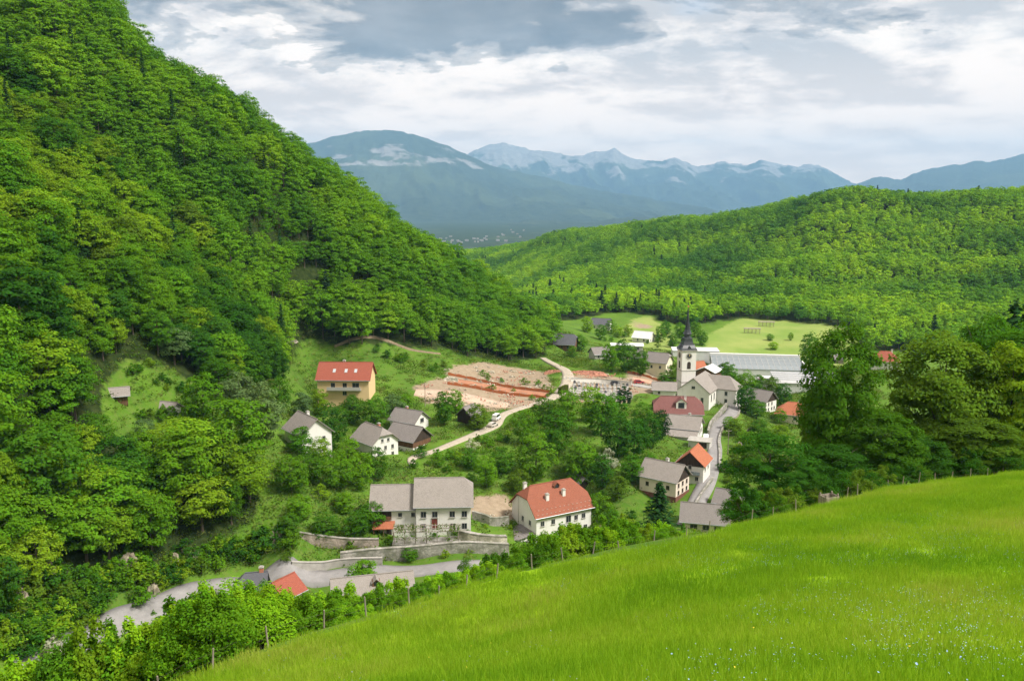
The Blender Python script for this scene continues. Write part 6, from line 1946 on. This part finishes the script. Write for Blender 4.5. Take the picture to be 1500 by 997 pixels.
vines()


# ------------------------------------------------------------------ meadow grass and flowers
def meadow_cover():
    rg = np.random.default_rng(5)
    gm = NT('grass_blades')
    geo = gm.n('ShaderNodeNewGeometry'); oi = gm.n('ShaderNodeObjectInfo')
    big = gm.noise(.09, 4, .6, oi.outputs['Location'])
    c = gm.ramp(gm.math('ADD', gm.math('SUBTRACT', gm.math('MULTIPLY', big, 1.9), .52), gm.math('MULTIPLY', geo.outputs['Random Per Island'], .3)), [(.25, (.140, .285, .014)), (.5, (.205, .355, .018)), (.75, (.280, .400, .034)), (.95, (.34, .37, .08))])
    d = gm.n('ShaderNodeBsdfDiffuse'); gm.l(c, d.inputs[0])
    tr = gm.n('ShaderNodeBsdfTranslucent'); gm.l(gm.mix(1.0, c, (1.2, 1.2, .6), 'MULTIPLY'), tr.inputs[0])
    mx = gm.n('ShaderNodeMixShader'); mx.inputs[0].default_value = .42
    gm.l(d.outputs[0], mx.inputs[1]); gm.l(tr.outputs[0], mx.inputs[2]); gm.l(mx.outputs[0], gm.out.inputs[0])

    def tuft(seed, n, h0, h1, w):
        q = np.random.default_rng(seed)
        x, y = q.uniform(-.6, .6, n), q.uniform(-.6, .6, n)
        h = q.uniform(h0, h1, n); a = q.uniform(0, 6.28, n); ln = q.uniform(.05, .6, n) * h
        dx, dy = np.cos(a), np.sin(a)
        la = q.uniform(0, 6.28, n)
        b = np.c_[x, y, np.full(n, -.06)]; t = np.c_[x + np.cos(la) * ln, y + np.sin(la) * ln, h]
        s = np.c_[dx, dy, np.zeros(n)] * w
        m = (b + t) / 2 + np.c_[np.cos(la) * -ln * .15, np.sin(la) * -ln * .15, h * .1]
        v = np.stack([b - s / 2, b + s / 2, m + s * .45, m - s * .45, t + s * .1, t - s * .1], 1).reshape(-1, 3)
        i = np.arange(n)[:, None] * 6
        f = np.vstack([i + np.array([[0, 1, 2, 3]]), i + np.array([[3, 2, 4, 5]])])
        return mesh_np('tuft', v, f, gm.m)
    fpoly = [(f[0], f[1] + 3) for f in FENCE] + [(1900, 1500), (-300, 1500)]
    P = jitter_grid(-45, 95, 1, 118, .62, rg)
    z = M(P[:, 0], P[:, 1])
    P = np.c_[P, z]
    u, v, d = proj(P)
    ok = inpoly(u, v, fpoly) & (u > -60) & (u < 1570) & (v < 1080)
    ok &= (d < 34) | (rg.random(len(P)) < .62)
    P, u, v, d = P[ok], u[ok], v[ok], d[ok]
    tone = fbm(P[:, 0] / 5, P[:, 1] / 5, 3, 14)
    s = np.where(d < 34, 1.0, 1.25) * (.62 + .75 * tone)
    idx = rg.integers(0, 4, len(P))
    scatter('meadow_grass', P, rg.uniform(0, 6.28, len(P)), np.c_[np.where(d < 34, 1.0, 1.3), np.where(d < 34, 1.0, 1.3), s], idx, [tuft(900 + k, 230, .07, .22, .014) for k in range(3)] + [tuft(910, 200, .12, .40, .013)], 'lush bright green grass of the sloping meadow', 'grass')
    # flowers
    def flowers(seed, n, r, size, hz, mat):
        q = np.random.default_rng(seed)
        vs, fs = [], []
        for k in range(n):
            x, y = q.normal(0, r, 2); h = q.uniform(*hz)
            b = len(vs)
            tx, ty = q.normal(0, .3, 2)
            ss = size * q.uniform(.7, 1.3)
            for j in range(6):
                a = j * math.pi / 3
                vs.append((x + math.cos(a) * ss, y + math.sin(a) * ss, h + tx * math.cos(a) * ss + ty * math.sin(a) * ss))
            vs.append((x, y, h - ss * .3))
            for j in range(6): fs.append((b + j, b + (j + 1) % 6, b + 6))
        return mesh_np('flowers', vs, fs, mat)
    pale = m_plain('pale_blue_petals', (.24, .34, .44), .7, .15, 30); yel = m_plain('yellow_petals', (.65, .50, .03), .6, .1, 30); wh = m_plain('white_petals', (.34, .38, .36), .7, .1, 30)
    pr = [flowers(1, 26, .32, .012, (.14, .24), pale), flowers(2, 14, .4, .012, (.14, .26), pale), flowers(3, 6, .45, .016, (.15, .28), yel), flowers(4, 5, .35, .012, (.15, .3), wh)]
    sel = rg.random(len(P))
    m1 = fbm(P[:, 0] / 6 + 3, P[:, 1] / 3.2, 3, 60)
    right = np.clip((u - 700) / 700, 0, 1)
    blue = (m1 > .575 - .07 * right) & (sel < .08 + .42 * right) & (d < 60)
    yl = (fbm(P[:, 0] / 9, P[:, 1] / 9, 3, 80) > .47) & (sel > .955)
    whi = (m1 > .64) & (sel > .93)
    Q, I = [], []
    for msk, ids in ((blue, (0, 1)), (yl, (2, 2)), (whi, (3, 3))):
        k = np.where(msk)[0]
        Q.append(P[k]); I.append(rg.choice(ids, len(k)))
    Q, I = np.vstack(Q), np.concatenate(I)
    scatter('meadow_flowers', Q, rg.uniform(0, 6.28, len(Q)), np.ones((len(Q), 3)) * rg.uniform(.8, 1.2, (len(Q), 1)), I, pr, 'pale blue, white and yellow wildflowers dotting the meadow', 'flowers')
    print('grass', len(P), 'flowers', len(Q))


meadow_cover()


def rough_grass():
    """tall tussocks and ground plants on the banks of the village and below the woods"""
    rg = np.random.default_rng(15)
    lm = m_leaf('bank_plants', rand_tones=[(0, (.050, .105, .012)), (.4, (.085, .165, .014)), (.75, (.13, .19, .03)), (1, (.17, .18, .06))], var=.3)
    def clump(seed, n, s):
        q = np.random.default_rng(seed)
        C = np.c_[q.normal(0, .8, n), q.normal(0, .8, n), np.abs(q.normal(.25, .2, n))]
        v, f = leaf_quads(C, q.normal(size=(n, 3)) * .6 + np.array([0, 0, .7]), s, q)
        return mesh_np('clump', v, f, lm)
    P = jitter_grid(-160, 190, 120, 480, 1.9, rg)
    z = V(P[:, 0], P[:, 1]); P = np.c_[P, z]
    u, v, d = proj(P)
    ok = (z > M(P[:, 0], P[:, 1]) + .3) & (u > -30) & (u < 1300)
    for e in EARTH + [FIELD]: ok &= ~inpoly(u, v, e)
    ok &= rg.random(len(P)) < np.clip((fbm(P[:, 0] / 14, P[:, 1] / 14, 3, 33) - .34) * 4, 0.15, .95)
    for h in HOUSES:
        a = R(h['a']); dx, dy = P[:, 0] - h['p'][0], P[:, 1] - h['p'][1]
        lx, ly = dx * math.cos(a) + dy * math.sin(a), -dx * math.sin(a) + dy * math.cos(a)
        ok &= ~((np.abs(lx) < h['L'] / 2 + 1) & (np.abs(ly) < h['W'] / 2 + 1))
    for o in [q for q in bpy.data.objects if q.name.split('.')[0] in ('road', 'path', 'pavement')]:
        cv = np.array([q.co[:2] for q in o.data.vertices])
        for i in range(0, len(P), 4000):
            dd = np.min(((P[i:i + 4000, None, :2] - cv[None]) ** 2).sum(-1), axis=1)
            ok[i:i + 4000] &= dd > 1.9 ** 2
    P = P[ok]
    scatter('bank_vegetation', P, rg.uniform(0, 6.28, len(P)), np.ones((len(P), 3)) * rg.uniform(.6, 1.5, (len(P), 1)), rg.integers(0, 3, len(P)), [clump(700 + k, 46, .38) for k in range(3)], 'rough grass and low plants on the village banks', 'vegetation')
    print('bank', len(P))


rough_grass()


def loose_stones():
    rg = np.random.default_rng(91)
    mats = [STONE_P, STONE_R, m_plain('red_rubble', (.40, .19, .13))]
    def clods(seed, mat):
        q = random.Random(seed); mb = MB()
        for k in range(14):
            x, y, s, a = q.gauss(0, .9), q.gauss(0, .9), q.uniform(.06, .26), q.uniform(0, 3)
            mb.tube([(x - s * math.cos(a), y - s * math.sin(a), s * .2), (x, y, s * .6), (x + s * math.cos(a), y + s * math.sin(a), s * .2)], [s * .35, s * .8, s * .3], 5)
        return mb.mesh('clods', mat)
    P = jitter_grid(-80, 110, 190, 420, 1.7, rg)
    z = G(P[:, 0], P[:, 1]); P = np.c_[P, z + .12]
    u, v, d = proj(P)
    ok = np.zeros(len(P), bool)
    for e in EARTH: ok |= inpoly(u, v, e)
    ok &= rg.random(len(P)) < .12
    P = P[ok]
    scatter('loose_stones', P, rg.uniform(0, 6.28, len(P)), np.ones((len(P), 3)) * rg.uniform(.6, 1.9, (len(P), 1)), rg.integers(0, 3, len(P)), [clods(40 + k, mats[k]) for k in range(3)], 'loose stones and clods on the bare building ground', 'gravel')


loose_stones()
finish_labels()


# ------------------------------------------------------------------ the hazy air
def haze():
    o = MB().box(-26500, 26500, -26500, 26500, -170, 2000).build('haze', None)
    m = bpy.data.materials.new('hazy_air'); m.use_nodes = True
    nt = m.node_tree; nt.nodes.clear()
    out = nt.nodes.new('ShaderNodeOutputMaterial'); pv = nt.nodes.new('ShaderNodeVolumePrincipled')
    pv.inputs['Color'].default_value = (.34, .65, 1.0, 1); pv.inputs['Density'].default_value = HAZE_D
    pv.inputs['Anisotropy'].default_value = 0.0
    nt.links.new(pv.outputs[0], out.inputs['Volume'])
    o.data.materials.append(m)
    tag(o, 'blue haze between the village and the far mountains', 'haze', kind='stuff')


HAZE_D = 5.2e-5
haze()
